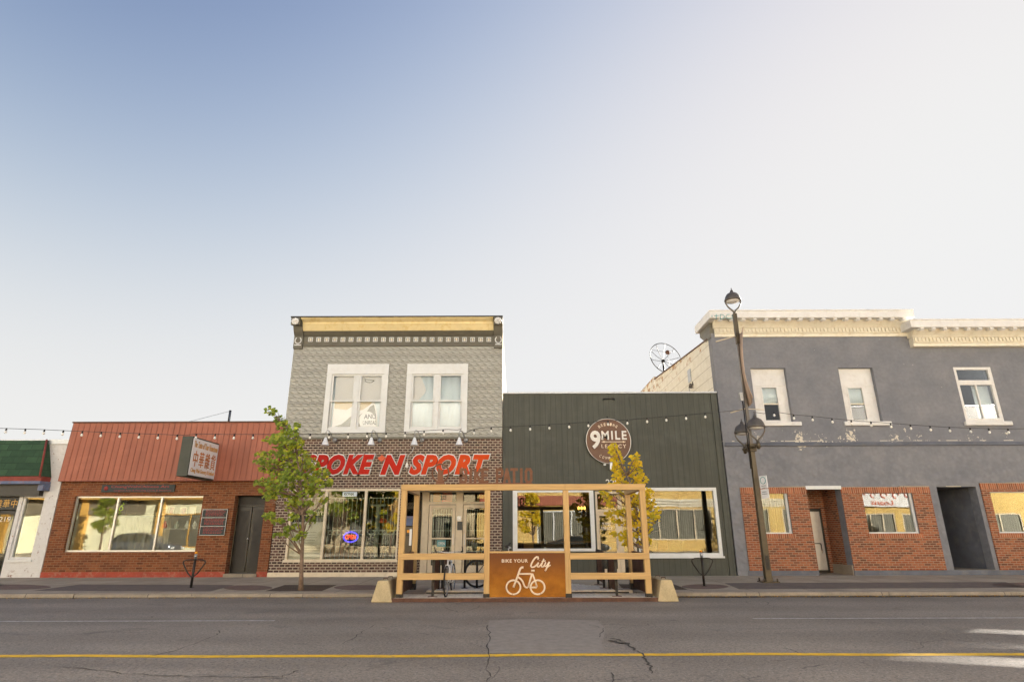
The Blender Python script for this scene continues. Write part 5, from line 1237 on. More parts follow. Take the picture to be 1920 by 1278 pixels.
st(q, [(1312,350),(1290,410),(1296,438),(1322,432),(1352,395),(1382,350)], ck); st(q, [(1385,345),(1350,430),(1318,500),(1298,530)], ck+.003); st(q, [(1330,470),(1370,438),(1408,408)], ck-.002); q.build('script_lettering', 'letter_cream', sg)
a, b = P(*zm((435, 360)), YI), P(*zm((955, 292)), YI); link(text_mesh('BIKE YOUR', (a[0], b[0], a[1], b[1]), YQ-.036, .008, offset=.015, spacing=1.15), 'lettering', 'letter_cream', sg)
# concrete barriers at both ends
def barrier(xc, lab):
    o = thing('concrete_barrier', (xc, PF-.05, 0), lab, 'barrier', 'concrete barriers at the ends of the patio')
    return o
br = thing('concrete_barrier', (0, 0, 0), 'x', 'barrier', 'concrete barriers at the ends of the patio')
MB().hexa([(-.25, 0, 0), (.25, 0, 0), (.25, 1.45, 0), (-.25, 1.45, 0)], [(-.125, .05, .47), (.125, .05, .47), (.125, 1.40, .47), (-.125, 1.40, .47)]).build('body', 'barrier', br, .025)
q = MB()
for y in (.35, .95): q.tube([(-.05, y, .465), (-.05, y, .50), (.05, y, .50), (.05, y, .465)], .010, 6)
q.build('lifting_eye', 'corten_dark', br)
xa = at(718, 1129, PF)[0]; xb_ = at(1252, 1129, PF)[0]
br.location = (xa-.02, PF-.10, 0); br['label'] = 'tapered concrete barrier at the left end of the wooden patio'
o = copy_tree(br); o.location = (xb_, PF-.10, 0); o['label'] = 'tapered concrete barrier at the right end of the wooden patio'
# dark racks on the deck
rk_ = thing('bike_rack', (0, 0, 0), 'x', 'bike rack', 'dark steel racks on the patio deck')
q = MB()
for y in (0, 1.12): q.box(-.03, .03, y-.03, y+.03, .01, .86)
q.box(-.03, .03, -.03, 1.15, .861, .92); q.build('frame', 'black_metal', rk_)
q = MB()
for y in (0, 1.12): q.box(-.11, .11, y-.06, y+.06, 0, .012)
q.build('foot_plate', 'corten_dark', rk_)
q = MB(); q.box(-.008, .008, -.0+.04, 1.08, .12, .84); q.build('plate', 'black_metal', rk_)
q = MB()
for y in (.12, .26, .40, .54, .68, .82, .96): q.box(-.018, .018, y, y+.03, .12, .86)
q.build('slat', 'corten_dark', rk_)
rs_ = []
for (px, py, lb) in ((811, 1119, 'dark slatted steel rack on the deck beside the parked bicycle, nearest the street'), (829, 1108, 'dark slatted steel rack on the deck behind the parked bicycle'), (1157, 1119, 'dark slatted steel rack nearest the street at the right end of the patio'), (1133, 1105, 'dark slatted steel rack further back at the right end of the patio')):
    o = rk_ if not rs_ else copy_tree(rk_); rs_.append(o); o['label'] = lb
    y = 15.2 if py > 1112 else 16.5; z = zD0 if py > 1112 else zD1+.004
    o.location = (at(px, py, y)[0], y, z)
hp = thing('hoop_rack', (at(881, 1098, 16.6)[0], 16.6, zD1), 'black steel hoop rack on the upper deck beside the bicycle wheel', 'bike rack')
a, b = at(871, 1098, 16.6)[0], at(894, 1098, 16.6)[0]
q = MB(); q.tube([(a, 16.6, zD1), (a, 16.6, .98), (a+.05, 16.6, 1.03), (b-.05, 16.6, 1.03), (b, 16.6, .98), (b, 16.6, zD1)], .030, 10); q.build('hoop', 'black_metal', hp)
q = MB()
for x in (a, b): q.lathe([(0, 0), (.085, 0), (.085, .012), (0, .012)], (x, 16.6, zD1+.003), 14)
q.build('foot_plate', 'black_metal', hp)

# ---- bicycles: built along x with the front wheel at +x
def bicycle(name, label, frame_mat, steer=0., basket=False, tone='silver'):
    o = thing(name, (0, 0, 0), label, 'bicycle')
    wr = .34
    def wheel(x, y):
        w = MB().tube([(x+wr*math.cos(i*math.pi/16), y, wr+wr*math.sin(i*math.pi/16)) for i in range(32)], .019, 8, True).build('wheel', 'rubber', o)
        MB().tube([(x+(wr-.028)*math.cos(i*math.pi/16), y, wr+(wr-.028)*math.sin(i*math.pi/16)) for i in range(32)], .011, 6, True).build('rim', tone, w)
        q = MB()
        for i in range(20): a = i*math.pi/10; q.tube([(x+.02*math.cos(a+.5), y+(.025 if i % 2 else -.025), wr+.02*math.sin(a+.5)), (x+(wr-.035)*math.cos(a), y, wr+(wr-.035)*math.sin(a))], .0022, 4)
        q.lathe([(0, -.04), (.02, -.035), (.02, .035), (0, .04)], (x, y, wr), 10, 'y'); q.build('spokes', 'galv', w)
    wheel(-.52, 0); wheel(.53, 0)
    bb = (-.08, 0, .28); st_ = (-.24, 0, .78); hd = (.34, 0, .84); hd0 = (.38, 0, .70)
    q = MB(); q.tube([bb, st_], .017, 8); q.tube([(-.225, 0, .73), hd], .017, 8); q.tube([bb, hd0], .019, 8); q.tube([hd, hd0], .023, 8)
    for s_ in (-1, 1): q.tube([(-.22, .02*s_, .71), (-.52, .06*s_, wr)], .009, 6); q.tube([(-.08, .03*s_, .28), (-.52, .06*s_, wr)], .010, 6)
    q.build('frame', frame_mat, o)
    q = MB()
    for s_ in (-1, 1): q.tube([(.39, .04*s_, .69), (.42, .055*s_, .62), (.53, .055*s_, wr)], .013, 8)
    q.box(.37, .41, -.05, .05, .68, .71); q.build('fork', 'white_enamel', o)
    q = MB(); q.tube([(.335, 0, .84), (.31, 0, .96), (.37, 0, .98)], .016, 8); q.tube([(.30, -.30, 1.00), (.36, -.20, 1.0), (.38, 0, .98), (.36, .20, 1.0), (.30, .30, 1.00)], .012, 8); q.build('handlebar', 'silver', o)
    q = MB()
    for s_ in (-1, 1): q.tube([(.30, .30*s_, 1.0), (.22, .34*s_, 1.01)], .018, 8); q.tube([(.22, .34*s_, 1.01), (.33, .345*s_, 1.05), (.37, .34*s_, 1.12)], .013, 6)
    q.build('grip', 'black', o)
    MB().tube([st_, (-.265, 0, .87)], .013, 8).build('seat_post', 'silver', o)
    MB().hexa([(-.40, -.08, .87), (-.12, -.025, .88), (-.12, .025, .88), (-.40, .08, .87)], [(-.39, -.075, .92), (-.10, -.02, .91), (-.10, .02, .91), (-.39, .075, .92)]).build('saddle', 'black', o, .015)
    q = MB(); q.lathe([(0, -.008), (.085, -.006), (.09, 0), (.085, .006), (0, .008)], (-.08, -.06, .28), 20, 'y'); q.tube([(-.08, -.09, .28), (-.02, -.09, .12)], .010, 6); q.tube([(-.08, .09, .28), (-.14, .09, .44)], .010, 6); q.build('crank', 'galv', o)
    q = MB(); q.box(-.06, .03, -.17, -.09, .10, .125); q.box(-.19, -.10, .09, .17, .435, .46); q.build('pedal', 'black', o)
    if basket:
        MB().hexa([(.40, -.13, .74), (.62, -.13, .74), (.62, .13, .74), (.40, .13, .74)], [(.38, -.17, .98), (.68, -.17, .98), (.68, .17, .98), (.38, .17, .98)]).build('front_bag', 'black', o, .02)
    return o
bk1 = bicycle('bicycle', 'parked bicycle seen head on with white fork behind the left patio rails', 'white_enamel')
x_, y_ = at(838, 1116, 15.18)[0], 15.74
bk1.location = (x_, y_, zD0); bk1.rotation_euler = (0, 0, R(-92))
bk1.rotation_euler = (R(0), R(0), R(-93))
bk2 = bicycle('bicycle', 'bicycle half hidden behind the rust orange panel with one wheel showing', 'black', tone='black')
bk2.location = (at(896, 1098, 16.9)[0]+.50, 16.9, zD1); bk2.rotation_euler.z = R(2)
# ---- pay station behind the left post
KX0, KX1, KY = at(755, 1000, 17.6)[0], at(773, 1000, 17.6)[0], 17.6
ky = thing('pay_station', ((KX0+KX1)/2, KY, zs(KY)), 'dark brown parking pay station with a slate blue hood behind the left patio post', 'pay station')
zk = lambda py: at(764, py, KY)[1]
MB().box(KX0+.02, KX1-.02, KY, KY+.32, zs(KY), zk(986)).build('body', 'bronze', ky, .015)
MB().hexa([(KX0, KY-.06, zk(985)), (KX1, KY-.06, zk(985)), (KX1, KY+.34, zk(985)), (KX0, KY+.34, zk(985))], [(KX0, KY+.02, zk(971)), (KX1, KY+.02, zk(971)), (KX1, KY+.34, zk(966)), (KX0, KY+.34, zk(966))]).build('hood', 'solar', ky, .012)
MB().box(KX0+.12, KX0+.22, KY-.012, KY-.001, zk(998), zk(993)).build('button_panel', 'orange', ky)
MB().box(KX1-.075, KX1-.01, KY-.03, KY+.02, zk(1022), zk(991)).build('label_strip', 'sign_white', ky)
MB().box(KX0+.06, KX0+.2, KY-.02, KY-.001, zk(1004), zk(1001)).build('slot', 'black', ky)

# ================================================================ STREET TREES
def street_tree(name, label, base, Y, trunk, limbs, clusters, leafmat, seed, lsize, dens, group, wind=-1.0, cat='tree'):
    rt = random.Random(seed)
    tr = thing(name, base, label, cat, group)
    q = MB(); q.tube([(p[0], p[1], p[2]) for p in trunk], [p[3] for p in trunk], 10); tips = []
    tp = [Vector(p[:3]) for p in trunk]
    for c in clusters:
        cc = Vector(c[:3])
        # a limb from the closest lower point of the trunk
        best = min(tp, key=lambda v: (v-cc).length+(2.5 if v.z > cc.z-.15 else 0))
        md = (best*.5+cc*.5)+Vector((rt.uniform(-.06, .06), rt.uniform(-.06, .06), rt.uniform(-.10, .02)))
        r0 = .010+.012*rt.random(); q.tube([best, md, cc], [r0*1.7, r0, .004], 5)
        for k_ in range(3):
            e = cc+Vector((rt.gauss(0, c[3]*.7), rt.gauss(0, c[3]*.7), rt.gauss(0, c[4]*.6))); q.tube([md, (md+e)/2+Vector((0, 0, .03)), e], [.006, .005, .002], 4)
    q.build('trunk', 'bark', tr)
    L = MB()
    for c in clusters:
        n = int(dens*c[5])
        for i in range(n):
            while True:
                u = Vector((rt.uniform(-1, 1), rt.uniform(-1, 1), rt.uniform(-1, 1)))
                if u.length < 1: break
            u = u.normalized()*(u.length**.6)
            p = Vector((c[0]+u.x*c[3], c[1]+u.y*max(c[3], .16), c[2]+u.z*c[4]))
            s_ = lsize*rt.uniform(.65, 1.25)
            d = Vector((wind*rt.uniform(.5, 1), rt.uniform(-.5, .5), rt.uniform(-.55, .35))).normalized()
            nrm = Vector((rt.uniform(-.5, .5), rt.uniform(-1, -.25), rt.uniform(-.1, .9))).normalized()
            w = d.cross(nrm).normalized()*s_*.46; up = w.cross(d).normalized()*s_*rt.uniform(-.05, .18)
            a = p; b = p+d*s_*1.05
            L.add([a, a+d*s_*.28+w*.85+up, a+d*s_*.62+w+up*.6, b, a+d*s_*.62-w+up*.6, a+d*s_*.28-w*.85+up, a+d*s_*.45], [(0,1,6), (1,2,6), (2,3,6), (3,4,6), (4,5,6), (5,0,6)])
    L.build('crown', leafmat, tr); return tr
def cl(lst, Y, seed, ppm):
    rc = random.Random(seed); out = []
    for (px, py, rx, ry) in lst:
        y = Y+rc.uniform(-.35, .35); a = at(px, py, Y); out.append((a[0], y, a[1], rx/ppm, ry/ppm, max(.25, rx*ry/130)))
    return out
TY = 16.75; tx, _ = at(563, 1104, TY)
gl_ = [(517,773,11,7),(527,786,11,8),(536,800,13,10),(545,815,15,11),(557,797,5,9),(560,812,9,10),(533,826,16,9),(507,822,16,6),(548,835,18,11),(566,832,12,11),(520,841,18,9),(498,852,15,6),(484,862,12,5),(541,852,20,10),(565,853,17,11),(512,865,20,9),(538,872,20,10),(566,874,20,10),(590,868,12,9),(500,878,15,8),(528,890,22,9),(556,893,22,10),(586,892,20,10),(608,886,13,8),(501,904,17,7),(530,909,22,9),(560,911,22,9),(592,908,18,9),(612,902,12,7),(495,918,14,5),(520,925,18,7),(548,928,18,7),(578,926,16,7),(552,941,20,6),(576,944,14,6),(540,950,14,5),(500,964,12,5),(515,968,14,6),(530,977,12,5),(558,968,10,6),(578,974,9,6),(588,962,8,5),(560,988,12,5),(544,991,8,5),(522,1001,8,4),(572,1000,9,5),(562,1007,8,4),(535,1003,6,4),(503,932,12,4),(603,935,8,5),(594,922,12,6)]
zz0 = zs(TY)
P4 = lambda px, py, r: (at(px, py, TY)[0], TY, at(px, py, TY)[1], r)
street_tree('street_tree', 'young green street tree with yellowing leaves in a brick tree pit', (tx, TY, zz0), TY,
    [P4(564, 1106, .075), P4(565, 1075, .056), P4(566, 1040, .050), P4(568, 1000, .046), P4(568, 965, .040), P4(566, 930, .034), P4(562, 890, .027), P4(556, 850, .019), P4(545, 810, .011), P4(528, 782, .004)], None,
    cl(gl_, TY, 3, 64.5), 'leaf_green', 21, .092, 56, 'young street trees along the kerb')
TY2 = 17.3
yl_ = [(1153,836,9,7),(1157,848,12,8),(1162,862,14,9),(1165,878,14,9),(1163,893,12,8),(1170,906,14,8),(1189,857,9,7),(1193,870,13,9),(1199,885,15,10),(1206,899,13,9),(1196,906,16,7),(1135,922,10,7),(1140,934,10,6),(1146,945,8,6),(1148,910,8,5),(1176,921,15,8),(1195,926,16,9),(1214,925,11,8),(1185,940,16,8),(1205,945,16,9),(1224,944,10,8),(1233,957,7,5),(1155,962,15,7),(1172,962,15,7),(1192,964,15,8),(1212,966,14,8),(1226,972,8,7),(1163,976,11,5),(1185,980,14,7),(1206,984,14,7),(1222,990,8,7),(1160,1000,12,4),(1172,1007,12,5),(1183,1000,12,6),(1200,1001,12,6),(1183,1017,9,5),(1174,1020,7,4),(1205,1018,8,5),(1215,1010,7,5),(1225,1015,5,5)]
tx2 = at(1216, 1098, TY2)[0]
Q4 = lambda px, py, r: (at(px, py, TY2)[0], TY2, at(px, py, TY2)[1], r)
street_tree('street_tree', 'young yellow street tree behind the right end of the wooden patio', (tx2, TY2, zs(TY2)), TY2,
    [Q4(1217, 1097, .06), Q4(1216, 1060, .046), Q4(1213, 1028, .042), Q4(1206, 1005, .036), Q4(1199, 980, .031), Q4(1193, 950, .027), Q4(1186, 920, .021), Q4(1176, 890, .015), Q4(1162, 860, .009), Q4(1154, 838, .004)], None,
    cl(yl_, TY2, 5, 62.5), 'leaf_yellow', 33, .088, 58, 'young street trees along the kerb')

# ================================================================ STRING LIGHTS
YSL = 18.2
def string(label, nodes, bulbs):
    o = thing('string_light', (at(*nodes[0], YSL)[0], YSL, at(*nodes[0], YSL)[1]), label, 'string lights', 'strings of bulbs over the pavement')
    MB().tube([(at(*c, YSL)[0], YSL, at(*c, YSL)[1]) for c in nodes], .0085, 5).build('cable', 'black', o)
    for c in bulbs:
        x, z = at(c[0], c[1], YSL)
        sk = MB().lathe([(0, .035), (.022, .035), (.024, -.04), (0, -.04)], (x, YSL, z), 8).build('socket', 'black', o)
        MB().lathe([(.016, -.041), (.034, -.075), (.036, -.095), (.022, -.125), (0, -.13)], (x, YSL, z), 10).build('bulb', 'bulb', sk)
def lerp(nodes, x):
    for a, b in zip(nodes, nodes[1:]):
        if a[0] <= x <= b[0]: return a[1]+(b[1]-a[1])*(x-a[0])/(b[0]-a[0])
    return nodes[-1][1]
nl = [(-700,785),(-400,804),(-60,800),(0,802.5),(70,804.5),(135,807.5),(220,811),(305,814),(345,815.5),(372,813),(420,814),(478,814),(545,813.5),(620,813),(690,811),(740,811),(790,807.5),(840,804.5),(858,806),(866,803)]
string('black string of bulbs sagging from the left edge to the tin fronted shop', nl, [(x, lerp(nl, x)+1.5) for x in [12+35.6*i for i in range(-1, 24)] if x < 860])
nr = [(862,807),(872,812),(885,805.5),(900,802),(957,799.5),(1030,795.5),(1103,791),(1176,786.5),(1249,780.5),(1322,774.5),(1392,768)]
string('thin string of bulbs across the green boards up to the street lamp', nr, [(x, lerp(nr, x)+1.5) for x in (889,921,957.5,994,1030,1067,1103,1140,1176,1213,1249,1286,1322)])
ne = [(1412,772),(1432,775),(1451,771.5),(1488,777),(1523,780),(1560,784),(1596,787.5),(1633,790.5),(1670,793),(1707,796),(1744,798.5),(1780,800.5),(1819,802),(1854,803),(1890,803.5),(1960,803)]
string('black string of bulbs from the street lamp along the grey stucco to the right edge', ne, [(x, lerp(ne, x)+1.5) for x in (1451,1488,1523,1560,1596,1633,1670,1707,1744,1780,1819,1854,1890,1926)])

# ================================================================ WHAT STANDS IN THE SHOP WINDOWS
YI1 = F+.9
def gx(px, py, Y): return at(px, py, Y)
# red brick shop: shelf with framed pictures, vases, lime neon
sf = thing('display_shelf', (at(340, 965, YI1)[0], YI1, 2.2), 'long glass shelf inside the red brick shop window', 'shelf')
a = gx(224, 960, YI1); b = gx(378, 966, YI1); MB().box(a[0], b[0]+.1, YI1-.15, YI1+.2, b[1]-.03, b[1]).build('board', 'ink', sf)
for px0, px1, py0, py1, m_, lb in ((303,315,951,964,'ink_mid','olive framed picture, leftmost on the shelf in the red shop window'), (316,329,949,964,'pink','pink framed picture second from the left on the shelf in the red shop window'), (337,352,950,964,'pink','dark pink framed picture third on the shelf in the red shop window'), (353,369,948,964,'paper','white framed print with a pink flower, rightmost on the shelf in the red shop window')):
    a = gx(px0, py1, YI1); b = gx(px1, py0, YI1); o = thing('framed_picture', ((a[0]+b[0])/2, YI1, b[1]), lb, 'picture', 'framed pictures on the shop shelf')
    MB().ring(a[0], b[0], a[1]+.002, b[1], .03, YI1-.03, YI1).build('frame', 'cream', o); MB().box(a[0]+.03, b[0]-.03, YI1-.012, YI1-.004, a[1]+.032, b[1]-.03).build('print', m_, o)
sf = thing('display_shelf', (at(340, 990, YI1)[0], YI1, 1.6), 'lower glass shelf with vases inside the red brick shop window', 'shelf')
a = gx(310, 990, YI1); b = gx(374, 990, YI1); MB().box(a[0], b[0]+.1, YI1-.15, YI1+.2, b[1]-.02, b[1]).build('board', 'galv', sf)
for px, m_, lb in ((308, 'red_plastic', 'red flower vase left on the lower shelf in the red shop window'), (331, 'mint', 'green jar in the middle of the lower shelf in the red shop window'), (350, 'porcelain', 'white porcelain vase right on the lower shelf in the red shop window'), (364, 'porcelain', 'small white porcelain figure at the right end of the lower shelf')):
    a = gx(px, 990, YI1); tag(MB().lathe([(0, 0), (.05, 0), (.09, .09), (.06, .17), (.03, .22), (.05, .25), (0, .25)], (a[0], YI1, b[1]+.001), 14).build('vase', m_), lb, 'vase', 'vases on the lower shelf')
a = gx(228, 950, F+.3); ng = thing('neon_sign', (a[0], F+.3, a[1]), 'small lime neon swirl on a black box behind the brick shop window', 'neon sign')
MB().box(a[0]-.15, a[0]+.15, F+.31, F+.36, a[1]-.28, a[1]+.25).build('box', 'black', ng)
MB().tube([(a[0]+c*.016, F+.29, a[1]+d*.016) for c, d in ((2,9),(5,6),(1,4),(-3,0),(-4,-5),(0,-8),(4,-5),(3,0),(-1,2))], .012, 6).build('tube', 'neon_green', ng)
cloth('curtain', -15.4, -12.9, .96, 2.3, F+1.8, 'room_pale', 'pale screen cloth hung behind the left panes of the red brick shop', 'curtain', .05, 34)
# bike shop: paper notice, neon, display post with helmets, bicycle, counter
YN = F+.2; a = gx(538, 1049, YN); b = gx(606, 978, YN)
pn = thing('paper_notice', ((a[0]+b[0])/2, YN, a[1]), 'big white printed notice filling the lower left pane of the bike shop window', 'notice')
MB().box(a[0], b[0], YN-.004, YN, a[1], b[1]).build('sheet', 'paper', pn)
q = MB(); rp = random.Random(4)
for i in range(9):
    z = b[1]-.35-i*.085; q.box(a[0]+.55, a[0]+.55+rp.uniform(.3, .6), YN-.006, YN-.0045, z, z+.012)
q.build('print', 'ink_mid', pn)
a = gx(657.5, 1006, F+.22); ng = thing('open_neon', (a[0], F+.22, a[1]), 'lit oval OPEN sign with red letters and a blue ring in the bike shop window', 'neon sign')
MB().tube([(a[0]+.245*math.cos(i*math.pi/16), F+.22, a[1]+.165*math.sin(i*math.pi/16)) for i in range(32)], .022, 8, True).build('ring', 'neon_blue', ng)
bp_ = MB().lathe([(0, 0), (.27, 0), (.27, .03), (0, .03)], (0, 0, 0), 24, 'y').build('back_plate', 'black', ng)
bp_.data.transform(Matrix.Translation((a[0], F+.25, a[1])) @ Matrix.Diagonal((1, 1, .7, 1)))
link(text_mesh('OPEN', (a[0]-.19, a[0]+.19, a[1]-.075, a[1]+.075), F+.215, .02, offset=.02, shear=.15), 'lettering', 'neon_red', ng)
a = gx(642, 929, F+.22); b = gx(669, 923, F+.22); ng = thing('lit_sign', ((a[0]+b[0])/2, F+.22, a[1]), 'small lit white name sign at the top of the bike shop window', 'neon sign')
MB().box(a[0], b[0], F+.225, F+.26, a[1]-.02, b[1]+.03).build('box', 'neon_white', ng); link(text_mesh('KONA', (a[0]+.05, b[0]-.1, a[1]+.01, b[1]), F+.225, .01, offset=.02, shear=.2), 'lettering', 'black', ng)
a = gx(560, 918, F+.22); tag(MB().tube([(a[0]+.10*math.cos(i*.45), F+.22, a[1]+.05*math.sin(i*.45)) for i in range(14)], .018, 6, True).build('neon_ring', 'neon_blue'), 'small blue neon ring glimpsed through the green tree', 'neon sign')
YT_ = F+1.2; a = gx(703, 1050, YT_); b = gx(709, 947, YT_); dpst = thing('display_post', (a[0], YT_, .42), 'pale mint T shaped display post in the bike shop window', 'display stand')
MB().box(b[0]-.05, b[0]+.05, YT_-.04, YT_+.04, .42, b[1]).build('post', 'mint', dpst); MB().box(b[0]-.28, b[0]+.28, YT_-.05, YT_+.03, b[1]-.03, b[1]+.04).build('cross_bar', 'mint', dpst)
def helmet(px, py, m_, lb):
    c = gx(px, py, YT_-.1); o = thing('helmet', (c[0], YT_-.1, c[1]), lb, 'helmet', 'helmets on the display post')
    q = MB().lathe([(.15, -.03), (.155, 0), (.14, .07), (.09, .12), (0, .135)], (c[0], YT_-.1, c[1]), 18); q.build('shell', m_, o)
    q = MB()
    for i in range(5): q.box(c[0]-.10+.045*i, c[0]-.085+.045*i, YT_-.26, YT_+.06, c[1]+.03, c[1]+.09)
    q.build('vents', 'black', o)
helmet(719, 962, 'lime', 'lime yellow cycling helmet on the mint display post'); helmet(718, 978, 'red_plastic', 'red cycling helmet below the lime one on the mint display post')
bk3 = bicycle('bicycle', 'cream bicycle on display low in the bike shop window', 'cream', tone='cream'); bk3.location = (at(706, 1050, F+.9)[0], F+.9, .42); bk3.rotation_euler.z = R(180)
ct = thing('counter', (at(640, 1030, F+2.8)[0], F+2.8, .2), 'brown wooden shop counter deep inside the bike shop window', 'counter')
a = gx(610, 1025, F+2.8); b = gx(672, 1000, F+2.8); MB().box(a[0], b[0], F+2.6, F+3.2, .2, a[1]).build('base', 'counter', ct); MB().box(a[0]-.05, b[0]+.05, F+2.55, F+3.25, a[1]+.001, a[1]+.05).build('top', 'cream', ct)
a = gx(610, 1002, F+2.9); cs = thing('glass_case', (a[0]+.6, F+2.9, a[1]), 'brown framed display case standing on the bike shop counter', 'display case'); zc0 = gx(610, 1024.9, F+2.8)[1]+.05
MB().ring(a[0]+.0, a[0]+1.15, zc0+.002, a[1]+.15, .05, F+2.7, F+3.1).build('frame', 'counter', cs); MB().box(a[0]+.05, a[0]+1.1, F+2.9, F+2.91, zc0+.05, a[1]+.10).build('glass', 'glass', cs)
wp = gx(866, 1020, YD+1.4); pl = thing('potted_plant', (at(893, 1028, YD+1.0)[0], YD+1.0, 1.0), 'yellow green plant in a white pot behind the right glass door', 'plant')
a = gx(890, 1028, YD+1.0); MB().lathe([(0, -.12), (.10, -.12), (.16, .12), (.14, .12), (0, .10)], (a[0], YD+1.0, a[1]+.1), 18).build('pot', 'porcelain', pl)
q = MB(); rq = random.Random(1)
for i in range(40): t = rq.uniform(0, 6.28); l = rq.uniform(.1, .28); q.tube([(a[0], YD+1.0, a[1]+.2), (a[0]+l*.6*math.cos(t), YD+1+l*.6*math.sin(t), a[1]+.28+l*.3), (a[0]+l*math.cos(t), YD+1+l*math.sin(t), a[1]+.25+l*.1)], [.012, .016, .003], 4)
q.build('foliage', 'leaf_yellow', pl); MB().box(a[0]-.3, a[0]+.3, YD+.8, YD+1.3, .2, a[1]-.022).build('stand', 'counter', pl)
# bar in the green building: a row of warm bulbs, counter, chairs
YB_ = F+3.0
for i in range(3):
    a = gx(1085+i*5.5, 952, YB_); o = thing('pendant_bulb', (a[0], YB_, a[1]), 'warm glowing bulb hanging inside the green boarded bar, one of a close row', 'lamp', 'warm bulbs hanging in the bar')
    MB().lathe([(0, -.07), (.05, -.03), (.04, .04), (.015, .07), (0, .07)], (a[0], YB_, a[1]), 12).build('bulb', 'bulb_lit', o); MB().tube([(a[0], YB_, a[1]+.07), (a[0], YB_, 3.14)], .008, 5).build('cord', 'black', o)
bc = thing('bar_counter', (2.0, F+4, .16), 'long dark bar counter inside the green boarded building', 'counter')
MB().box(.3, 4.2, F+4.0, F+4.6, .16, 1.15).build('base', 'dark_brown', bc); MB().box(.2, 4.3, F+3.9, F+4.7, 1.151, 1.21).build('top', 'counter', bc)
for i, (x, lb) in enumerate(((.55, 'dark wooden bar chair near the left end of the white framed window'), (5.5, 'dark wooden bar chair behind the right white framed window'))):
    o = thing('bar_chair', (x, F+1.5, .16), lb, 'chair'); q = MB()
    for a in (-.2, .2):
        for b in (-.2, .2): MB().box(x+a-.02, x+a+.02, F+1.5+b-.02, F+1.5+b+.02, .16, .80 if b < 0 else 1.25).build('leg', 'dark_brown', o)
    MB().box(x-.23, x+.23, F+1.27, F+1.73, .801, .85).build('seat', 'counter', o); MB().box(x-.18, x+.18, F+1.68, F+1.72, .95, 1.24).build('backrest', 'counter', o)

# ================================================================ THE FAR SIDE OF THE STREET, which the panes mirror
OY = -8.2
def opp(label, name, x0, x1, z1, wall, holes, depth=11, extra=None, frame='cream', mull=3):
    o = thing(name, ((x0+x1)/2, OY, .12), label, 'building')
    q = MB().wall(x0, x1, .10, 5.2, OY-.3, OY, holes); q.build('wall', wall, o)
    uh = [(x0+1.2+i*2.6, x0+2.4+i*2.6, 6.0, 7.6) for i in range(int((x1-x0-1.5)/2.6))]
    MB().wall(x0, x1, 5.2, z1, OY-.3, OY-.002, uh).build('added_upper_wall', 'bounce_stone', o)  # unseen upper storeys, added tall and pale to bounce sunlight across
    for h in uh: MB().box(h[0], h[1], OY-.2, OY-.15, h[2], h[3]).build('upper_window', 'garage', o)
    MB().box(x0, x1, OY-depth, OY-.32, .10, z1-.3).build('body', 'room_dark', o)
    for h in holes:
        q = MB().ring(h[0], h[1], h[2], h[3], .09, OY-.14, OY-.02)
        for i in range(1, mull): x = h[0]+(h[1]-h[0])*i/mull; q.box(x-.05, x+.05, OY-.12, OY-.04, h[2]+.09, h[3]-.09)
        f_ = q.build('window', frame, o); MB().box(h[0]+.09, h[1]-.09, OY-.10, OY-.09, h[2]+.09, h[3]-.09).build('pane', 'blinds', f_)
    MB().box(x0-.05, x1+.05, OY-.3, OY+.08, z1, z1+.12).build('coping', 'galv', o)
    return o
ya_ = opp('yellow brick corner shop with a window band across the street, mirrored in panes', 'yellow_brick_shop', 9.2, 27.5, 10.4, 'brick_yellow', [(10.6, 16.4, 1.0, 3.45), (17.2, 21.2, 1.0, 3.45), (22.3, 26.5, 1.0, 3.45)], mull=4)
q = MB()
for i in range(3): q.box(9.6, 27.4, OY+.002, OY+.10+.12*i, 3.62+.2*i, 3.80+.2*i)
q.build('moulding', 'cornice_cream', ya_)
sg = thing('loan_sign', (33, OY, 4), 'long white shop sign with red lettering across the street, mirrored in a pane', 'sign')
yb_ = opp('ochre fronted shop with a white sign across the street, mirrored in the brick wall panes', 'ochre_shop', 27.7, 44, 12.0, 'brick_yellow', [(28.6, 31.6, .9, 3.0), (32.2, 35.5, .9, 3.0), (37, 42, .9, 3.0)], mull=3)
MB().box(27.9, 37.5, OY+.003, OY+.25, 3.55, 4.95).build('board', 'sign_white', sg)
me = text_mesh('Loans', (-.9, .9, 0, .45), 0, .02); 
for v in me.vertices: v.co = (30.6-v.co.x, OY+.255-v.co.y, 3.68+v.co.z)
link(me, 'lettering', 'spoke_red', sg)
q = MB(); rq = random.Random(6)
for i in range(8): x = 29+i*.95; q.tube([(x+.25*math.cos(t*.8), OY+.26, 4.5+.22*math.sin(t*.8)) for t in range(7)], .05, 5)
q.build('red_script', 'spoke_red', sg)
yc_ = opp('dark fronted building with white framed garage doors across the street, mirrored in the bar window', 'garage_building', -3.2, 9.0, 11.8, 'brick_yellow', [(-2.6, .2, .3, 3.3), (1.9, 6.2, .3, 3.3)], frame='white', mull=3)
MB().box(-3.0, 8.8, OY+.003, OY+.14, 3.7, 4.5).build('fascia', 'red_metal', yc_)
yd_ = opp('brown boarded shop with an orange awning across the street, mirrored in the bike shop window', 'brown_shop', -21.2, -3.4, 12.4, 'cream_side', [(-20, -15, .7, 3.0), (-13.5, -9.6, .6, 3.0), (-8.2, -4.2, .6, 3.0)], frame='dark_brown')
q = MB(); q.hexa([(-14.2, OY+.01, 3.2), (-8.6, OY+.01, 3.2), (-8.6, OY+1.3, 3.2), (-14.2, OY+1.3, 3.2)], [(-14.2, OY+.01, 4.2), (-8.6, OY+.01, 4.2), (-8.6, OY+.2, 4.2), (-14.2, OY+.2, 4.2)]); q.build('awning', 'orange_trim', yd_)
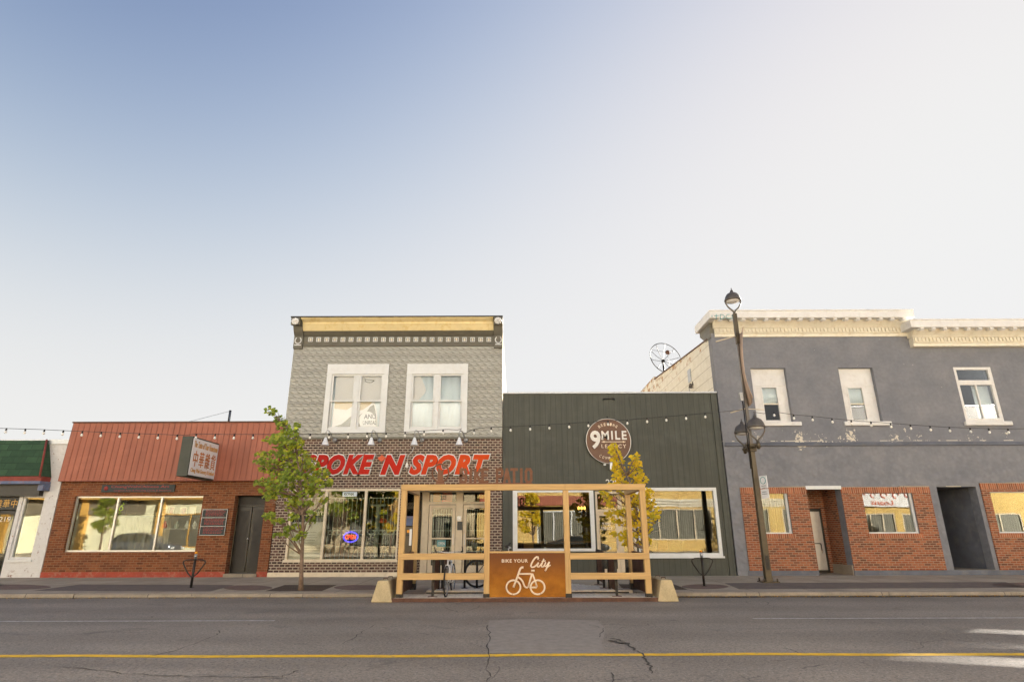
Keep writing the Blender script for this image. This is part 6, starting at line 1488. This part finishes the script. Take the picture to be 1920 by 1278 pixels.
ye_ = opp('cream walled shop with ochre pillars across the street, mirrored in the red brick shop window', 'cream_shop', -50, -21.4, 11.6, 'cream_wall', [(-29.2, -22.3, .5, 3.2)], frame='orange_trim')
MB().box(-50, -30.8, OY+.003, OY+.2, 3.1, 5.2).build('fascia', 'room', ye_)
MB().box(-50, -21.5, OY+.36, OY+.9, 4.3, 4.9).build('canopy', 'orange_trim', ye_)
for x in (-42.5, -36.0, -29.6, -25.4, -21.9): MB().box(x, x+.55, OY+.004, OY+.35, .12, 4.29).build('pillar', 'orange_trim', ye_)
# parked cars on the far side
def car(name, label, stations, mat, wheels, wr, x, y, flip=1):
    o = thing(name, (0, 0, 0), label, 'car', 'cars parked across the street')
    q = MB(); rings = []
    for (sx_, zb, zbelt, zt_, w, wt) in stations:
        h = [(w*.86, zb), (w, zb+.18), (w*1.0, (zb+zbelt)/2+.1), (w*.97, zbelt), (wt, max(zt_-.05, zbelt+.012)), (wt*.75, max(zt_, zbelt+.02))]
        rings.append([(sx_, a, b) for a, b in h]+[(sx_, -a, b) for a, b in reversed(h)])
    n = len(rings[0]); vs_ = [p for r_ in rings for p in r_]; fs = []
    for i in range(len(rings)-1):
        for j in range(n): fs.append((i*n+j, i*n+(j+1) % n, (i+1)*n+(j+1) % n, (i+1)*n+j))
    fs += [tuple(range(n-1, -1, -1)), tuple((len(rings)-1)*n+j for j in range(n))]
    q.add(vs_, fs, True); b = q.build('body', mat, o)
    sb = b.modifiers.new('smooth', 'SUBSURF'); sb.levels = 2; sb.render_levels = 2
    q = MB()
    cab = [s_ for s_ in stations if s_[3]-s_[2] > .25]
    for a, c in zip(cab, cab[1:]):
        for sg_ in (-1, 1):
            q.hexa([(a[0]+.05, sg_*(a[4]*.955), a[2]+.05), (c[0]-.05, sg_*(c[4]*.955), c[2]+.05), (c[0]-.05, sg_*(c[4]*.90), c[2]+.05), (a[0]+.05, sg_*(a[4]*.90), a[2]+.05)], [(a[0]+.05, sg_*(a[5]+.035), a[3]-.10), (c[0]-.05, sg_*(c[5]+.035), c[3]-.10), (c[0]-.05, sg_*(c[5]-.02), c[3]-.10), (a[0]+.05, sg_*(a[5]-.02), a[3]-.10)])
    q.build('side_window', 'car_glass', o)
    for wx in wheels:
        for sg_ in (-1, 1):
            w_ = MB().lathe([(0, -.11), (wr*.66, -.11), (wr*.97, -.10), (wr, -.06), (wr, .06), (wr*.97, .10), (wr*.66, .11), (0, .11)], (wx, sg_*(stations[3][4]-.08), wr), 24, 'y').build('wheel', 'rubber', o)
            MB().lathe([(0, -.012), (wr*.2, -.012), (wr*.62, .0), (wr*.64, .012), (0, .012)], (wx, sg_*(stations[3][4]+.035), wr), 16, 'y').build('rim', 'silver', w_)
    f_, r_ = stations[-1], stations[0]
    for sg_ in (-1, 1):
        MB().box(f_[0]-.12, f_[0]+.0, sg_*(f_[4]-.38), sg_*(f_[4]-.05), f_[2]-.22, f_[2]-.08).build('headlight', 'porcelain', o, .02)
        MB().box(r_[0]-.0, r_[0]+.12, sg_*(r_[4]-.30), sg_*(r_[4]-.02), r_[2]-.25, r_[2]-.05).build('tail_lamp', 'tail', o, .02)
    o.location = (x, y, 0); o.rotation_euler.z = 0 if flip > 0 else math.pi; return o
suv = [(-2.25,.36,.98,1.0,.84,.74),(-2.15,.30,1.02,1.35,.88,.68),(-1.7,.26,1.02,1.62,.91,.66),(-.9,.24,1.0,1.68,.92,.66),(.1,.24,.98,1.66,.92,.65),(.7,.24,.98,1.45,.92,.66),(1.15,.25,1.0,1.06,.91,.74),(1.8,.28,.92,.95,.89,.72),(2.25,.34,.74,.78,.82,.66)]
sed = [(-2.3,.36,.86,.90,.80,.70),(-2.2,.32,.94,.98,.85,.70),(-1.5,.26,.95,1.05,.88,.64),(-.9,.25,.94,1.38,.89,.58),(-.1,.25,.92,1.42,.89,.57),(.5,.25,.92,1.28,.89,.60),(1.05,.26,.92,.97,.88,.70),(1.8,.28,.82,.86,.86,.70),(2.3,.34,.66,.70,.78,.62)]
car('suv', 'grey suv parked across the street, mirrored in the red brick shop window', suv, 'car_grey', (-1.38, 1.38), .36, at(272, 1010, 2*F+1.2)[0], -1.25)
car('sedan', 'charcoal sedan parked across the street, mirrored in the bar window', sed, 'car_dark', (-1.36, 1.38), .33, 4.6, -1.25, 1)
M['car_red'] = paint('dark red car paint', (.16, .02, .018), .22, .04, 3, 0, .4); M['car_white'] = paint('white car paint', (.68, .68, .67), .22, .03, 3, 0)
car('sedan', 'dark red sedan parked across the street, mirrored in the last brick wall pane', sed, 'car_red', (-1.36, 1.38), .33, 38.5, -1.25, 1)
car('sedan', 'white sedan parked across the street, mirrored in the wide brick wall pane', sed, 'car_white', (-1.36, 1.38), .33, 29.6, -1.25, 1)
# trees over there
def far_tree(x, y, h, label, mat, seed, yellow=False):
    rt = random.Random(seed); c = []
    for i in range(26):
        t = rt.random(); r_ = (.85 if h < 5 else 1.9)*(1-.75*t)*rt.random()**.5; a = rt.uniform(0, 6.28)
        c.append((x+r_*math.cos(a), y+r_*math.sin(a), h*.38+t*h*.58, .36*h/5, .26*h/5, 1.0))
    street_tree('street_tree', label, (x, y, .12), y, [(x, y, .1, .08), (x+.03, y, h*.3, .06), (x, y+.02, h*.6, .04), (x, y, h*.95, .01)], None, c, mat, seed, .16, 42, 'trees on the far pavement')
far_tree(1.4, -3.3, 4.6, 'small yellow tree on the far pavement, mirrored in the bar window', 'leaf_yellow', 51)
far_tree(-30.8, -3.4, 4.9, 'small dark tree on the far pavement, mirrored in the red brick shop', 'leaf_green', 52)
far_tree(-12.8, -3.2, 7.0, 'big green tree on the far pavement, mirrored in the bike shop window', 'leaf_green', 53)
far_tree(22.6, -3.5, 5.2, 'leafy tree on the far pavement, mirrored in the narrow brick wall pane', 'leaf_yellow', 55)
far_tree(35.2, -3.4, 4.8, 'leafy tree on the far pavement beside the red sedan, mirrored in the last pane', 'leaf_green', 56)
far_tree(-9.2, -3.6, 5.0, 'yellowing tree on the far pavement, mirrored beside the orange awning', 'leaf_yellow', 54)
for o in bpy.data.objects:
    if o.type == 'MESH' and not o.data.materials: print('NO MAT', o.name)
